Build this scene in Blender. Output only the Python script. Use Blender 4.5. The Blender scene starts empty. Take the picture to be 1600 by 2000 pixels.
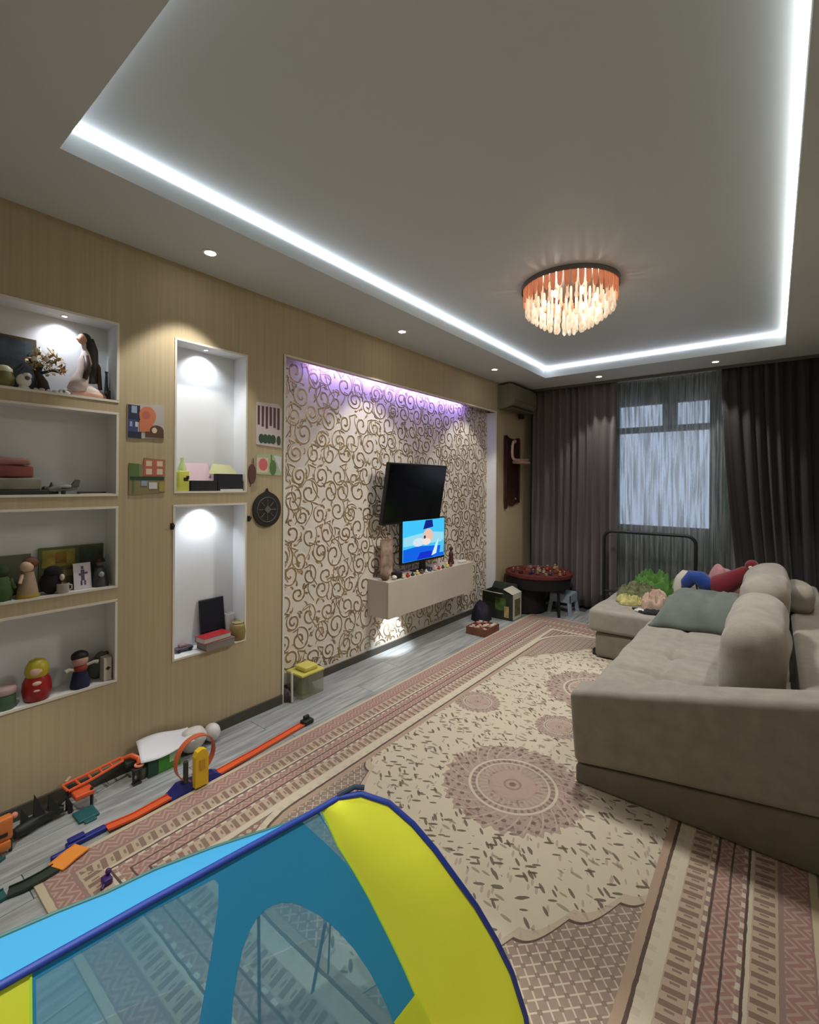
import bpy, bmesh, math, random
from mathutils import Vector, Matrix, noise
from mathutils.geometry import tessellate_polygon
random.seed(7)
scene = bpy.context.scene
COL = scene.collection
PI = math.pi

# ------------------------------------------------------------------ camera
H_CAM = 1.48
yaw, roll = math.radians(38.0), math.radians(0.4)
fw = Vector((-math.sin(yaw), math.cos(yaw), 0)); rt0 = Vector((math.cos(yaw), math.sin(yaw), 0)); up0 = Vector((0, 0, 1))
rt = rt0 * math.cos(roll) + up0 * math.sin(roll); upv = up0 * math.cos(roll) - rt0 * math.sin(roll)
cam_d = bpy.data.cameras.new('camera'); cam = bpy.data.objects.new('camera', cam_d); COL.objects.link(cam)
M = Matrix.Identity(4)
for i in range(3):
    M[i][0] = rt[i]; M[i][1] = upv[i]; M[i][2] = -fw[i]
M[0][3], M[1][3], M[2][3] = 2.60, 0.0, H_CAM
cam.matrix_world = M
cam_d.sensor_fit = 'VERTICAL'; cam_d.sensor_height = 36.0
cam_d.lens = 911.0 / 2000.0 * 36.0
cam_d.shift_y = -(1000 - 945) / 2000.0
cam_d.clip_start = 0.02; cam_d.clip_end = 200
scene.camera = cam

# ------------------------------------------------------------------ world, exposure
scene.view_settings.view_transform = 'Standard'
scene.view_settings.look = 'None'
scene.view_settings.exposure = 1.08
scene.view_settings.gamma = 1.0
scene.view_settings.use_curve_mapping = False
scene.cycles.use_denoising = True
scene.cycles.max_bounces = 8
scene.cycles.transparent_max_bounces = 12
scene.cycles.sample_clamp_indirect = 3.0
world = bpy.data.worlds.new('world'); scene.world = world
world.use_nodes = True
bg = world.node_tree.nodes['Background']
bg.inputs[0].default_value = (0.54, 0.67, 0.90, 1); bg.inputs[1].default_value = 0.52

K_LED = 5.0       # emission of the cove strips
K_CHAND = 54.0     # watts of the unseen spot standing in for the chandelier's output
K_SPOT = 16.0      # watts of one ceiling spot
K_NICHE = 2.6      # watts of one niche spot
W_COOL = (0.86, 0.92, 1.0)
W_WARM = (1.0, 0.965, 0.90)

# ------------------------------------------------------------------ helpers
def sset(o, label=None, cat=None, group=None, kind=None):
    if label: o['label'] = label
    if cat: o['category'] = cat
    if group: o['group'] = group
    if kind: o['kind'] = kind
    return o

def thing(name, label, cat, loc=(0, 0, 0), group=None):
    o = bpy.data.objects.new(name, None); COL.objects.link(o)
    o.location = loc; o.empty_display_size = 0.05
    o['org'] = tuple(loc)
    return sset(o, label, cat, group)

def org(o):
    if o is None: return Vector((0, 0, 0))
    return Vector(o['org']) if 'org' in o else Vector((0, 0, 0))

def T(x, y, z): return Matrix.Translation((x, y, z))
def RX(a): return Matrix.Rotation(a, 4, 'X')
def RY(a): return Matrix.Rotation(a, 4, 'Y')
def RZ(a): return Matrix.Rotation(a, 4, 'Z')
def SC(x, y, z): return Matrix.Diagonal((x, y, z, 1))

class MB:
    def __init__(self): self.v = []; self.f = []
    def add(self, vs, fs, m=None):
        b = len(self.v)
        self.v += [(m @ Vector(p)) if m is not None else Vector(p) for p in vs]
        self.f += [tuple(b + i for i in f) for f in fs]
        return self
    def box(self, x0, x1, y0, y1, z0, z1, m=None):
        vs = [(x, y, z) for x in (x0, x1) for y in (y0, y1) for z in (z0, z1)]
        return self.add(vs, [(0, 1, 3, 2), (4, 6, 7, 5), (0, 4, 5, 1), (2, 3, 7, 6), (0, 2, 6, 4), (1, 5, 7, 3)], m)
    def rbox(self, x0, x1, y0, y1, z0, z1, r=.01, k=1, n=(1, 1, 1), fn=None, m=None):
        c = Vector(((x0 + x1) / 2, (y0 + y1) / 2, (z0 + z1) / 2)); h = Vector((abs(x1 - x0) / 2, abs(y1 - y0) / 2, abs(z1 - z0) / 2))
        r = min(r, h.x * .999, h.y * .999, h.z * .999)
        def samp(hh, nn):
            a = hh - r
            e = [r * math.tan(PI / 4 * (1 - i / k)) for i in range(k)]
            L = [-a - x for x in e] + [-a + 2 * a * i / nn for i in range(nn + 1)] + [a + x for x in reversed(e)]
            return L
        S = [samp(h[i], n[i]) for i in range(3)]
        idx = {}; vs = []; fs = []
        def vert(p):
            key = tuple(round(q, 5) for q in p)
            if key in idx: return idx[key]
            p = Vector(p); q = Vector([max(-(h[i] - r), min(h[i] - r, p[i])) for i in range(3)])
            d = p - q
            if d.length > 1e-9: p = q + d.normalized() * r
            p = p + c
            if fn: p = Vector(fn(p))
            idx[key] = len(vs); vs.append(p); return idx[key]
        for ax in range(3):
            a, b = (ax + 1) % 3, (ax + 2) % 3
            for s in (-1, 1):
                for i in range(len(S[a]) - 1):
                    for j in range(len(S[b]) - 1):
                        q = []
                        for (u, w) in ((i, j), (i + 1, j), (i + 1, j + 1), (i, j + 1)):
                            p = [0, 0, 0]; p[ax] = s * h[ax]; p[a] = S[a][u]; p[b] = S[b][w]; q.append(vert(p))
                        if s < 0: q.reverse()
                        if len(set(q)) == 4: fs.append(tuple(q))
        return self.add(vs, fs, m)
    def tube(self, pts, r, seg=8, m=None, closed=False, caps=True):
        pts = [Vector(p) for p in pts]; n = len(pts)
        rr = r if isinstance(r, (list, tuple)) else [r] * n
        vs = []; fs = []; prev = None
        for i in range(n):
            a = pts[(i - 1) % n] if (closed or i > 0) else pts[i]
            b = pts[(i + 1) % n] if (closed or i < n - 1) else pts[i]
            t = (b - a).normalized()
            if prev is None:
                ref = Vector((0, 0, 1)) if abs(t.z) < .9 else Vector((1, 0, 0))
                u = t.cross(ref).normalized()
            else:
                u = (prev - t * prev.dot(t)).normalized()
            prev = u; w = t.cross(u)
            for k in range(seg):
                an = 2 * PI * k / seg
                vs.append(pts[i] + (u * math.cos(an) + w * math.sin(an)) * rr[i])
        for i in range(n if closed else n - 1):
            j = (i + 1) % n
            for k in range(seg):
                l = (k + 1) % seg
                fs.append((i * seg + k, i * seg + l, j * seg + l, j * seg + k))
        if caps and not closed:
            fs.append(tuple(range(seg - 1, -1, -1))); fs.append(tuple((n - 1) * seg + k for k in range(seg)))
        return self.add(vs, fs, m)
    def lathe(self, prof, seg=20, m=None):
        vs = []; fs = []
        for (r, z) in prof:
            for k in range(seg):
                a = 2 * PI * k / seg; vs.append((r * math.cos(a), r * math.sin(a), z))
        for i in range(len(prof) - 1):
            for k in range(seg):
                l = (k + 1) % seg
                fs.append((i * seg + k, i * seg + l, (i + 1) * seg + l, (i + 1) * seg + k))
        fs.append(tuple(range(seg - 1, -1, -1))); fs.append(tuple((len(prof) - 1) * seg + k for k in range(seg)))
        return self.add(vs, fs, m)
    def ball(self, c, r, seg=14, rings=9, m=None, fn=None):
        rx, ry, rz = r if isinstance(r, (tuple, list)) else (r, r, r)
        vs = [(c[0], c[1], c[2] - rz)]; fs = []
        for i in range(1, rings):
            ph = -PI / 2 + PI * i / rings
            for k in range(seg):
                a = 2 * PI * k / seg
                vs.append((c[0] + rx * math.cos(ph) * math.cos(a), c[1] + ry * math.cos(ph) * math.sin(a), c[2] + rz * math.sin(ph)))
        vs.append((c[0], c[1], c[2] + rz)); t = len(vs) - 1
        for k in range(seg): fs.append((0, 1 + (k + 1) % seg, 1 + k))
        for i in range(rings - 2):
            for k in range(seg):
                l = (k + 1) % seg; fs.append((1 + i * seg + k, 1 + i * seg + l, 1 + (i + 1) * seg + l, 1 + (i + 1) * seg + k))
        o = 1 + (rings - 2) * seg
        for k in range(seg): fs.append((t, o + k, o + (k + 1) % seg))
        if fn: vs = [fn(Vector(p)) for p in vs]
        return self.add(vs, fs, m)
    def prism(self, poly, t, m=None):
        n = len(poly)
        vs = [(x, y, 0) for x, y in poly] + [(x, y, t) for x, y in poly]
        fs = [tuple(range(n - 1, -1, -1)), tuple(range(n, 2 * n))] + [(i, (i + 1) % n, n + (i + 1) % n, n + i) for i in range(n)]
        return self.add(vs, fs, m)
    def grid(self, nu, nv, fn, m=None, flip=False):
        vs = [fn(i / nu, j / nv) for i in range(nu + 1) for j in range(nv + 1)]
        fs = []
        for i in range(nu):
            for j in range(nv):
                a = i * (nv + 1) + j; q = (a, a + nv + 1, a + nv + 2, a + 1)
                fs.append(q[::-1] if flip else q)
        return self.add(vs, fs, m)
    def quad(self, a, b, c, d): return self.add([a, b, c, d], [(0, 1, 2, 3)])
    def build(self, name, mat, parent=None, smooth=False, angle=40, solid=0, kind=None, label=None):
        o3 = org(parent)
        me = bpy.data.meshes.new(name)
        me.from_pydata([tuple(p - o3) for p in self.v], [], self.f)
        if mat: me.materials.append(mat)
        if smooth:
            me.polygons.foreach_set('use_smooth', [True] * len(me.polygons))
            if angle < 180: me.set_sharp_from_angle(angle=math.radians(angle))
        me.update()
        ob = bpy.data.objects.new(name, me); COL.objects.link(ob)
        ob['org'] = tuple(o3)
        if parent: ob.parent = parent
        if solid:
            sm = ob.modifiers.new('solid', 'SOLIDIFY'); sm.thickness = solid; sm.offset = 0
        if kind: ob['kind'] = kind
        if label: ob['label'] = label
        return ob

# ------------------------------------------------------------------ materials
def lin(c):
    return tuple((x / 12.92 if x <= .04045 else ((x + .055) / 1.055) ** 2.4) for x in [q / 255 for q in c]) + (1,)
MATS = {}
def mat(name, rgb, rough=.6, metal=0, spec=.5, var=0, vscale=8, bump=0, bscale=60, stretch=(1, 1, 1), emit=None, alpha=None, sheen=0, trans=0):
    if name in MATS: return MATS[name]
    m = bpy.data.materials.new(name); m.use_nodes = True; nt = m.node_tree; b = nt.nodes['Principled BSDF']
    c = lin(rgb); b.inputs['Base Color'].default_value = c; b.inputs['Roughness'].default_value = rough
    b.inputs['Metallic'].default_value = metal; b.inputs['Specular IOR Level'].default_value = spec
    if sheen: b.inputs['Sheen Weight'].default_value = sheen
    if trans: b.inputs['Transmission Weight'].default_value = trans
    if var or bump:
        tc = nt.nodes.new('ShaderNodeTexCoord'); mp = nt.nodes.new('ShaderNodeMapping'); mp.inputs['Scale'].default_value = stretch
        nt.links.new(tc.outputs['Object'], mp.inputs['Vector'])
        if var:
            nz = nt.nodes.new('ShaderNodeTexNoise'); nz.inputs['Scale'].default_value = vscale; nz.inputs['Detail'].default_value = 5
            nt.links.new(mp.outputs[0], nz.inputs['Vector'])
            rp = nt.nodes.new('ShaderNodeValToRGB')
            rp.color_ramp.elements[0].position = .3; rp.color_ramp.elements[1].position = .7
            rp.color_ramp.elements[0].color = tuple(max(0, q * (1 - var)) for q in c[:3]) + (1,)
            rp.color_ramp.elements[1].color = tuple(min(1, q * (1 + var)) for q in c[:3]) + (1,)
            nt.links.new(nz.outputs[0], rp.inputs[0]); nt.links.new(rp.outputs[0], b.inputs['Base Color'])
        if bump:
            nb = nt.nodes.new('ShaderNodeTexNoise'); nb.inputs['Scale'].default_value = bscale; nb.inputs['Detail'].default_value = 3
            nt.links.new(mp.outputs[0], nb.inputs['Vector'])
            bp = nt.nodes.new('ShaderNodeBump'); bp.inputs['Strength'].default_value = bump; bp.inputs['Distance'].default_value = .01
            nt.links.new(nb.outputs[0], bp.inputs['Height']); nt.links.new(bp.outputs[0], b.inputs['Normal'])
    if emit:
        b.inputs['Emission Color'].default_value = tuple(emit[0]) + (1,); b.inputs['Emission Strength'].default_value = emit[1]
    MATS[name] = m
    return m

class E:
    """tiny expression builder over shader math nodes"""
    nt = None
    def __init__(self, s): self.s = s
    @staticmethod
    def mk(op, *a):
        n = E.nt.nodes.new('ShaderNodeMath'); n.operation = op
        for i, x in enumerate(a):
            if isinstance(x, E): E.nt.links.new(x.s, n.inputs[i])
            else: n.inputs[i].default_value = x
        return E(n.outputs[0])
    def __add__(s, o): return E.mk('ADD', s, o)
    __radd__ = __add__
    def __sub__(s, o): return E.mk('SUBTRACT', s, o)
    def __rsub__(s, o): return E.mk('SUBTRACT', o, s)
    def __mul__(s, o): return E.mk('MULTIPLY', s, o)
    __rmul__ = __mul__
    def __truediv__(s, o): return E.mk('DIVIDE', s, o)
    def __gt__(s, o): return E.mk('GREATER_THAN', s, o)
    def __lt__(s, o): return E.mk('LESS_THAN', s, o)
def eabs(a): return E.mk('ABSOLUTE', a)
def emin(a, b): return E.mk('MINIMUM', a, b)
def emax(a, b): return E.mk('MAXIMUM', a, b)
def esin(a): return E.mk('SINE', a)
def esqrt(a): return E.mk('SQRT', a)
def efrac(a): return E.mk('FRACT', a)
def eatan2(a, b): return E.mk('ARCTAN2', a, b)
def between(x, a, b): return (x > a) * (x < b)
def emix(fac, a, b):
    n = E.nt.nodes.new('ShaderNodeMix'); n.data_type = 'RGBA'
    if isinstance(fac, E): E.nt.links.new(fac.s, n.inputs[0])
    else: n.inputs[0].default_value = fac
    for i, x in ((6, a), (7, b)):
        if isinstance(x, tuple): n.inputs[i].default_value = x
        else: E.nt.links.new(x, n.inputs[i])
    return n.outputs[2]

def transp_mat(name, rgb, tfac, trans=.5, rough=.5, noise_amt=0, nscale=10, stretch=(1, 1, 1), tint=(1, 1, 1)):
    """thin fabric: part see-through, part diffuse + translucent"""
    m = bpy.data.materials.new(name); m.use_nodes = True; nt = m.node_tree; nt.nodes.remove(nt.nodes['Principled BSDF'])
    out = nt.nodes['Material Output']; c = lin(rgb)
    d = nt.nodes.new('ShaderNodeBsdfDiffuse'); d.inputs[0].default_value = c
    t = nt.nodes.new('ShaderNodeBsdfTranslucent'); t.inputs[0].default_value = c
    mx = nt.nodes.new('ShaderNodeMixShader'); mx.inputs[0].default_value = trans
    nt.links.new(d.outputs[0], mx.inputs[1]); nt.links.new(t.outputs[0], mx.inputs[2])
    if tfac > 0 or noise_amt:
        tp = nt.nodes.new('ShaderNodeBsdfTransparent'); tp.inputs[0].default_value = tuple(tint) + (1,)
        m2 = nt.nodes.new('ShaderNodeMixShader'); m2.inputs[0].default_value = 1 - tfac
        nt.links.new(tp.outputs[0], m2.inputs[1]); nt.links.new(mx.outputs[0], m2.inputs[2])
        if noise_amt:
            tc = nt.nodes.new('ShaderNodeTexCoord'); mp = nt.nodes.new('ShaderNodeMapping'); mp.inputs['Scale'].default_value = stretch
            nz = nt.nodes.new('ShaderNodeTexNoise'); nz.inputs['Scale'].default_value = nscale; nz.inputs['Detail'].default_value = 3
            nt.links.new(tc.outputs['Object'], mp.inputs[0]); nt.links.new(mp.outputs[0], nz.inputs['Vector'])
            mr = nt.nodes.new('ShaderNodeMapRange'); mr.inputs[1].default_value = .42; mr.inputs[2].default_value = .6
            mr.inputs[3].default_value = 1 - tfac - noise_amt; mr.inputs[4].default_value = 1 - tfac + noise_amt
            nt.links.new(nz.outputs[0], mr.inputs[0]); nt.links.new(mr.outputs[0], m2.inputs[0])
        nt.links.new(m2.outputs[0], out.inputs[0])
    else:
        nt.links.new(mx.outputs[0], out.inputs[0])
    return m

M_CEIL = mat('ceiling_paint', (206, 212, 212), .75, spec=.2)
M_CEIL2 = mat('stretch_ceiling', (206, 214, 216), .5, spec=.25)
M_WALLP = mat('beige_wallpaper', (186, 170, 138), .7, spec=.25, var=.07, vscale=2.5, stretch=(1, 26, .4), bump=.05, bscale=40)
M_WHITE = mat('white_paint', (226, 226, 224), .6, spec=.3)
M_NICHE = mat('niche_paint', (224, 226, 228), .6, spec=.3)
M_TRIM = mat('cream_trim', (226, 220, 208), .5)
M_BASE = mat('grey_baseboard', (74, 70, 62), .55)
M_DARKWALL = mat('window_wall', (72, 92, 82), .8)
M_SIDEWALL = mat('side_wallpaper', (160, 146, 120), .8)
M_BLACK = mat('black_plastic', (22, 22, 25), .4)
M_SCREEN = mat('black_screen', (7, 8, 14), .12, spec=.6)
M_OFF = mat('offwhite_plastic', (200, 196, 184), .4)
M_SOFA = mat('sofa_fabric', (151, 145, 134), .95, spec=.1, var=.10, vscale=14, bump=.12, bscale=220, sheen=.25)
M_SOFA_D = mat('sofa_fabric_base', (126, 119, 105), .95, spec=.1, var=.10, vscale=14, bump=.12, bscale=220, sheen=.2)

# ------------------------------------------------------------------ room shell
ZC, ZU = 2.688, 2.80
X1, Y0, Y1 = 3.22, -0.35, 6.0
AD = -0.115                       # back of the wallpapered recess
# floor
fl = MB().box(-.2, X1 + .1, Y0 - .1, Y1 + .1, -.06, -.004).build('floor', mat('floor_joint', (70, 70, 68), .8))
fl['kind'] = 'structure'
def plank_mat():
    m = bpy.data.materials.new('grey_laminate'); m.use_nodes = True; nt = m.node_tree; E.nt = nt; b = nt.nodes['Principled BSDF']
    oi = nt.nodes.new('ShaderNodeObjectInfo'); tc = nt.nodes.new('ShaderNodeTexCoord'); mp = nt.nodes.new('ShaderNodeMapping')
    mp.inputs['Scale'].default_value = (16, 1.3, 1)
    ad = nt.nodes.new('ShaderNodeVectorMath'); ad.operation = 'ADD'
    nt.links.new(tc.outputs['Object'], mp.inputs[0]); nt.links.new(mp.outputs[0], ad.inputs[0])
    cm = nt.nodes.new('ShaderNodeCombineXYZ'); r = E(oi.outputs['Random']) * 50
    nt.links.new(r.s, cm.inputs[0]); nt.links.new(r.s, cm.inputs[1]); nt.links.new(cm.outputs[0], ad.inputs[1])
    nz = nt.nodes.new('ShaderNodeTexNoise'); nz.inputs['Scale'].default_value = 2.2; nz.inputs['Detail'].default_value = 6; nz.inputs['Distortion'].default_value = .6
    nt.links.new(ad.outputs[0], nz.inputs['Vector'])
    c1 = emix(E(nz.outputs[0]) * 2.2 - .6, lin((120, 124, 124)), lin((186, 190, 190)))
    c2 = emix(E(oi.outputs['Random']) * .35, c1, lin((128, 130, 126)))
    nt.links.new(c2, b.inputs['Base Color']); b.inputs['Roughness'].default_value = .42
    return m
PW, PL = .165, 1.25
pm = MB().rbox(-PW / 2 + .0012, PW / 2 - .0012, -PL / 2 + .0012, PL / 2 - .0012, -.006, 0, r=.0015)
plank0 = pm.build('plank', plank_mat(), fl)
first = True
for i in range(20):
    for j in range(6):
        x = -.12 + PW / 2 + i * PW; y = Y0 + PL / 2 + j * PL - (i * .47 % 1) * PL * .8
        if x > X1 - .05 or y > Y1 - .2: continue
        o = plank0 if first else plank0.copy()
        if not first: COL.objects.link(o)
        first = False; o.location = (x, y, 0)

# ceiling: lowered border with a recess
cx0, cx1, cy0, cy1 = .552, 2.672, .546, 5.10
cb = MB()
for (a, b, c, d) in ((-.2, cx0, Y0 - .1, Y1 + .1), (cx1, X1 + .1, Y0 - .1, Y1 + .1), (cx0, cx1, Y0 - .1, cy0), (cx0, cx1, cy1, Y1 + .1)):
    cb.box(a, b, c, d, ZC, ZU)
ceil = cb.build('ceiling', M_CEIL); ceil['kind'] = 'structure'
MB().box(-.2, X1 + .1, Y0 - .1, Y1 + .1, ZU, ZU + .06).build('recess_panel', M_CEIL2, ceil)

# wall with niches and the wallpapered recess
N_Y0, N_Y1 = .12, .938
niches = [(N_Y0, N_Y1, 1.886, 2.268), (N_Y0, N_Y1, 1.418, 1.818), (N_Y0, N_Y1, .958, 1.348), (N_Y0, N_Y1, .486, .882),
          (1.232, 1.664, 1.428, 2.268), (1.228, 1.664, .502, 1.346)]
ALC = (1.957, 4.985, 0.0, 2.335)
def wall_left():
    ys = sorted({Y0 - .1, Y1 + .1} | {n[0] for n in niches} | {n[1] for n in niches} | {ALC[0], ALC[1]})
    zs = sorted({-.02, ZC} | {n[2] for n in niches} | {n[3] for n in niches} | {ALC[3], 0.0})
    m = MB()
    for i in range(len(ys) - 1):
        for j in range(len(zs) - 1):
            yc, zc = (ys[i] + ys[i + 1]) / 2, (zs[j] + zs[j + 1]) / 2
            if any(n[0] < yc < n[1] and n[2] < zc < n[3] for n in niches + [ALC]): continue
            m.quad((0, ys[i], zs[j]), (0, ys[i + 1], zs[j]), (0, ys[i + 1], zs[j + 1]), (0, ys[i], zs[j + 1]))
    # solid back
    m.quad((-.2, Y0 - .1, -.02), (-.2, Y0 - .1, ZC), (-.2, Y1 + .1, ZC), (-.2, Y1 + .1, -.02))
    return m.build('wall_left', M_WALLP)
wl = wall_left(); wl['kind'] = 'structure'
ND = -.135
def liner(y0, y1, z0, z1):
    m = MB()
    m.quad((ND, y0, z0), (ND, y1, z0), (ND, y1, z1), (ND, y0, z1))
    m.quad((0, y0, z0), (ND, y0, z0), (ND, y0, z1), (0, y0, z1)); m.quad((ND, y1, z0), (0, y1, z0), (0, y1, z1), (ND, y1, z1))
    m.quad((0, y0, z0), (0, y1, z0), (ND, y1, z0), (ND, y0, z0)); m.quad((ND, y0, z1), (ND, y1, z1), (0, y1, z1), (0, y0, z1))
    m.build('niche_lining', M_NICHE, wl)
    t, w = .004, .009
    f = MB()
    f.box(-.006, t, y0 - w, y1 + w, z0 - w, z0 + .002); f.box(-.006, t, y0 - w, y1 + w, z1 - .002, z1 + w)
    f.box(-.006, t, y0 - w, y0 + .002, z0, z1); f.box(-.006, t, y1 - .002, y1 + w, z0, z1)
    f.build('niche_frame', M_TRIM, wl)
for n in niches: liner(*n)
# recess: back panel, cheeks, lintel underside
m = MB(); a0, a1, _, az = ALC
m.quad((AD, a0, 0), (AD, a1, 0), (AD, a1, ZC - .12), (AD, a0, ZC - .12))
MB_PAPER = m.build('recess_wallpaper', mat('cream_damask_ground', (220, 212, 200), .45, spec=.4, var=.05, vscale=5), wl)
m = MB()
m.box(AD, 0.004, a1, a1 + .012, 0, az); m.box(AD, 0.004, a0 - .012, a0, 0, az)
m.build('recess_cheek', M_WHITE, wl)
m = MB(); m.box(-.035, -.002, a0, a1, az, az + .16); m.box(AD, -.002, a0, a1, az + .16, az + .17)
m.build('recess_lintel', M_WALLP, wl)
m = MB(); m.box(-.004, .006, a0, a1, az, az + .012); m.box(-.004, .006, a0 - .012, a0 + .004, 0, az + .012); m.box(-.004, .006, a1 - .004, a1 + .012, 0, az + .012)
m.build('recess_frame', M_TRIM, wl)
# raised scrolls of the wallpaper
def scrolls():
    m = MB(); rnd = random.Random(5)
    def ribbon(pts, w0, w1, lift=.0026):
        n = len(pts); vs = []; fs = []
        for i, p in enumerate(pts):
            a = pts[max(0, i - 1)]; b = pts[min(n - 1, i + 1)]
            tx, tz = b[0] - a[0], b[1] - a[1]; L = math.hypot(tx, tz) or 1
            nx, nz = -tz / L, tx / L; u = i / (n - 1); w = (w0 + (w1 - w0) * u) * (1 if u > .06 else .5)
            for k, h in ((-1, .0004), (0, lift), (1, .0004)):
                vs.append((AD + h, p[0] + nx * w * k, p[1] + nz * w * k))
        for i in range(n - 1):
            for k in range(2):
                fs.append((i * 3 + k, i * 3 + k + 1, i * 3 + k + 4, i * 3 + k + 3))
        m.add(vs, fs)
    def ok(y, z): return a0 + .012 < y < a1 - .012 and .07 < z < 2.45
    def put(pts, w0, w1):
        run = []
        for p in pts:
            if ok(*p): run.append(p)
            else:
                if len(run) > 3: ribbon(run, w0, w1)
                run = []
        if len(run) > 3: ribbon(run, w0, w1)
    hi = MB(); main = m
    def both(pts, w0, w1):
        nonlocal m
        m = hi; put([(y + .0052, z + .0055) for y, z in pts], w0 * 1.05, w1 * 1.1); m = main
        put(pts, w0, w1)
    S = .172; row = 0; z = .06
    while z < 2.6:
        y = a0 - .1 + (row % 2) * S * .5; k = 0
        while y < a1 + .1:
            cy_, cz_ = y + rnd.uniform(-.030, .030), z + rnd.uniform(-.030, .030)
            hand = 1 if rnd.random() < .5 else -1; ph = rnd.uniform(-1.2, 1.2) + PI / 2
            R = S * rnd.uniform(.30, .50); pts = []; tw = rnd.uniform(1.2, 1.7); sq = rnd.uniform(.9, 1.3)
            for i in range(44):
                t = i / 43; an = ph + hand * t * 2 * PI * tw; r = R * (1 - t) ** .8 + .010
                pts.append((cy_ + r * math.cos(an), cz_ + r * math.sin(an) * sq))
            both(pts, .0065, .0115)
            x0, z0_ = pts[0]; tail = []; L = rnd.uniform(.8, 1.35)
            for i in range(16):
                t = i / 15
                tail.append((x0 - hand * L * (S * .62 * t + .026 * math.sin(PI * 2 * t)), z0_ + L * S * (.20 * math.sin(PI * t) - .70 * t * t)))
            both(tail, .0085, .0035)
            for q in range(4):
                an = rnd.uniform(0, 2 * PI); bx, bz = cy_ + math.cos(an) * R * 1.15, cz_ + math.sin(an) * R * 1.2
                dr = an + rnd.uniform(.5, 1.3) * hand
                put([(bx + math.cos(dr + .9 * t) * .045 * t, bz + math.sin(dr + .9 * t) * .045 * t) for t in [i / 7 for i in range(8)]], .011, .002)
            y += S; k += 1
        z += S * .86; row += 1
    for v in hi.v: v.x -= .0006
    hi.build('scroll_painted_highlight', mat('pale_painted_highlight', (226, 218, 204), .4, spec=.5), wl, smooth=True, kind='stuff')  # pale offset copy: highlight painted along one edge for an embossed look
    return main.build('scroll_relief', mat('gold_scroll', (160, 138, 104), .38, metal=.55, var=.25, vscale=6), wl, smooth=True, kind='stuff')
scrolls()

# other walls
def plain(name, mb, m):
    o = mb.build(name, m); o['kind'] = 'structure'; return o
wx0, wx1, wz0, wz1 = 1.07, 2.095, .95, 2.475
m = MB()
for (a, b, c, d) in ((-.2, wx0, -.02, ZC), (wx1, X1 + .1, -.02, ZC), (wx0, wx1, -.02, wz0), (wx0, wx1, wz1, ZC)):
    m.box(a, b, Y1, Y1 + .18, c, d)
plain('wall_back', m, M_DARKWALL)
plain('wall_right', MB().box(X1, X1 + .08, Y0 - .1, Y1 + .1, -.02, ZC), M_SIDEWALL)
plain('wall_front', MB().box(-.2, X1 + .1, Y0 - .1, Y0, -.02, ZC), M_SIDEWALL)
m = MB()
m.box(0, .014, Y0, a0 - .012, 0, .06); m.box(AD, AD + .014, a0, a1, 0, .055); m.box(0, .014, a1 + .012, Y1, 0, .06)
plain('baseboard_left', m, M_BASE)
# window
wn = MB(); yf0, yf1 = Y1 + .02, Y1 + .08
for (a, b, c, d) in ((wx0, wx0 + .05, wz0, wz1), (wx1 - .05, wx1, wz0, wz1), (wx0, wx1, wz0, wz0 + .06), (wx0, wx1, wz1 - .05, wz1), (wx0, wx1, 2.10, 2.17), (1.585, 1.735, 2.13, wz1)):
    wn.box(a, b, yf0, yf1, c, d)
win = wn.build('window_1', mat('window_frame_paint', (120, 124, 128), .5)); win['kind'] = 'structure'
M_PANE = transp_mat('window_glass', (200, 210, 220), .94, 0)
for (a, b, c, d) in ((wx0 + .05, 1.585, 2.17, wz1 - .05), (1.735, wx1 - .05, 2.17, wz1 - .05), (wx0 + .05, wx1 - .05, wz0 + .06, 2.10)):
    MB().box(a, b, yf0 + .025, yf0 + .03, c, d).build('pane', M_PANE, win)

# ------------------------------------------------------------------ lights
def emitter(name, col, k):
    m = bpy.data.materials.new(name); m.use_nodes = True; nt = m.node_tree; nt.nodes.remove(nt.nodes['Principled BSDF'])
    e = nt.nodes.new('ShaderNodeEmission'); e.inputs[0].default_value = tuple(col) + (1,); e.inputs[1].default_value = k
    nt.links.new(e.outputs[0], nt.nodes['Material Output'].inputs[0]); return m
def add_light(name, kind, loc, watts, col, parent=None, **kw):
    L = bpy.data.lights.new(name, kind); L.energy = watts; L.color = col
    for k, v in kw.items(): setattr(L, k, v)
    o = bpy.data.objects.new(name, L); COL.objects.link(o); o.location = Vector(loc) - org(parent)
    if parent: o.parent = parent
    return o
def led(name, label, x0, x1, y0, y1, z0, z1, col, k):
    o = MB().box(x0, x1, y0, y1, z0, z1).build(name, emitter(name + '_glow', col, k))
    return sset(o, label, 'led strip', 'LED strips')
zt0, zt1 = 2.774, 2.797
led('led_strip', 'glowing white LED strip in the ceiling recess along the niche wall', cx0 + .001, cx0 + .006, cy0 + .02, cy1 - .02, zt0, zt1, (.84, .91, 1.0), K_LED)
led('led_strip', 'glowing white LED strip in the ceiling recess beside the curtains', cx0 + .02, cx1 - .02, cy1 - .006, cy1 - .001, zt0, zt1, (.84, .87, 1.0), K_LED)
led('led_strip', 'warm white LED strip on the recess edge above the sofa', cx1 - .006, cx1 - .001, cy0 + .02, cy1 - .02, zt0, zt1, (.97, .97, .95), K_LED)
led('led_strip', 'LED strip on the recess edge nearest the viewer', cx0 + .02, cx1 - .02, cy0 + .001, cy0 + .006, zt0, zt1, (.90, .92, 1.0), K_LED * .35)
led('led_strip', 'violet LED strip hidden behind the lintel over the television', -.050, -.036, 2.28, 4.40, az + .03, az + .05, (.32, .24, 1.0), 22.0)

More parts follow.
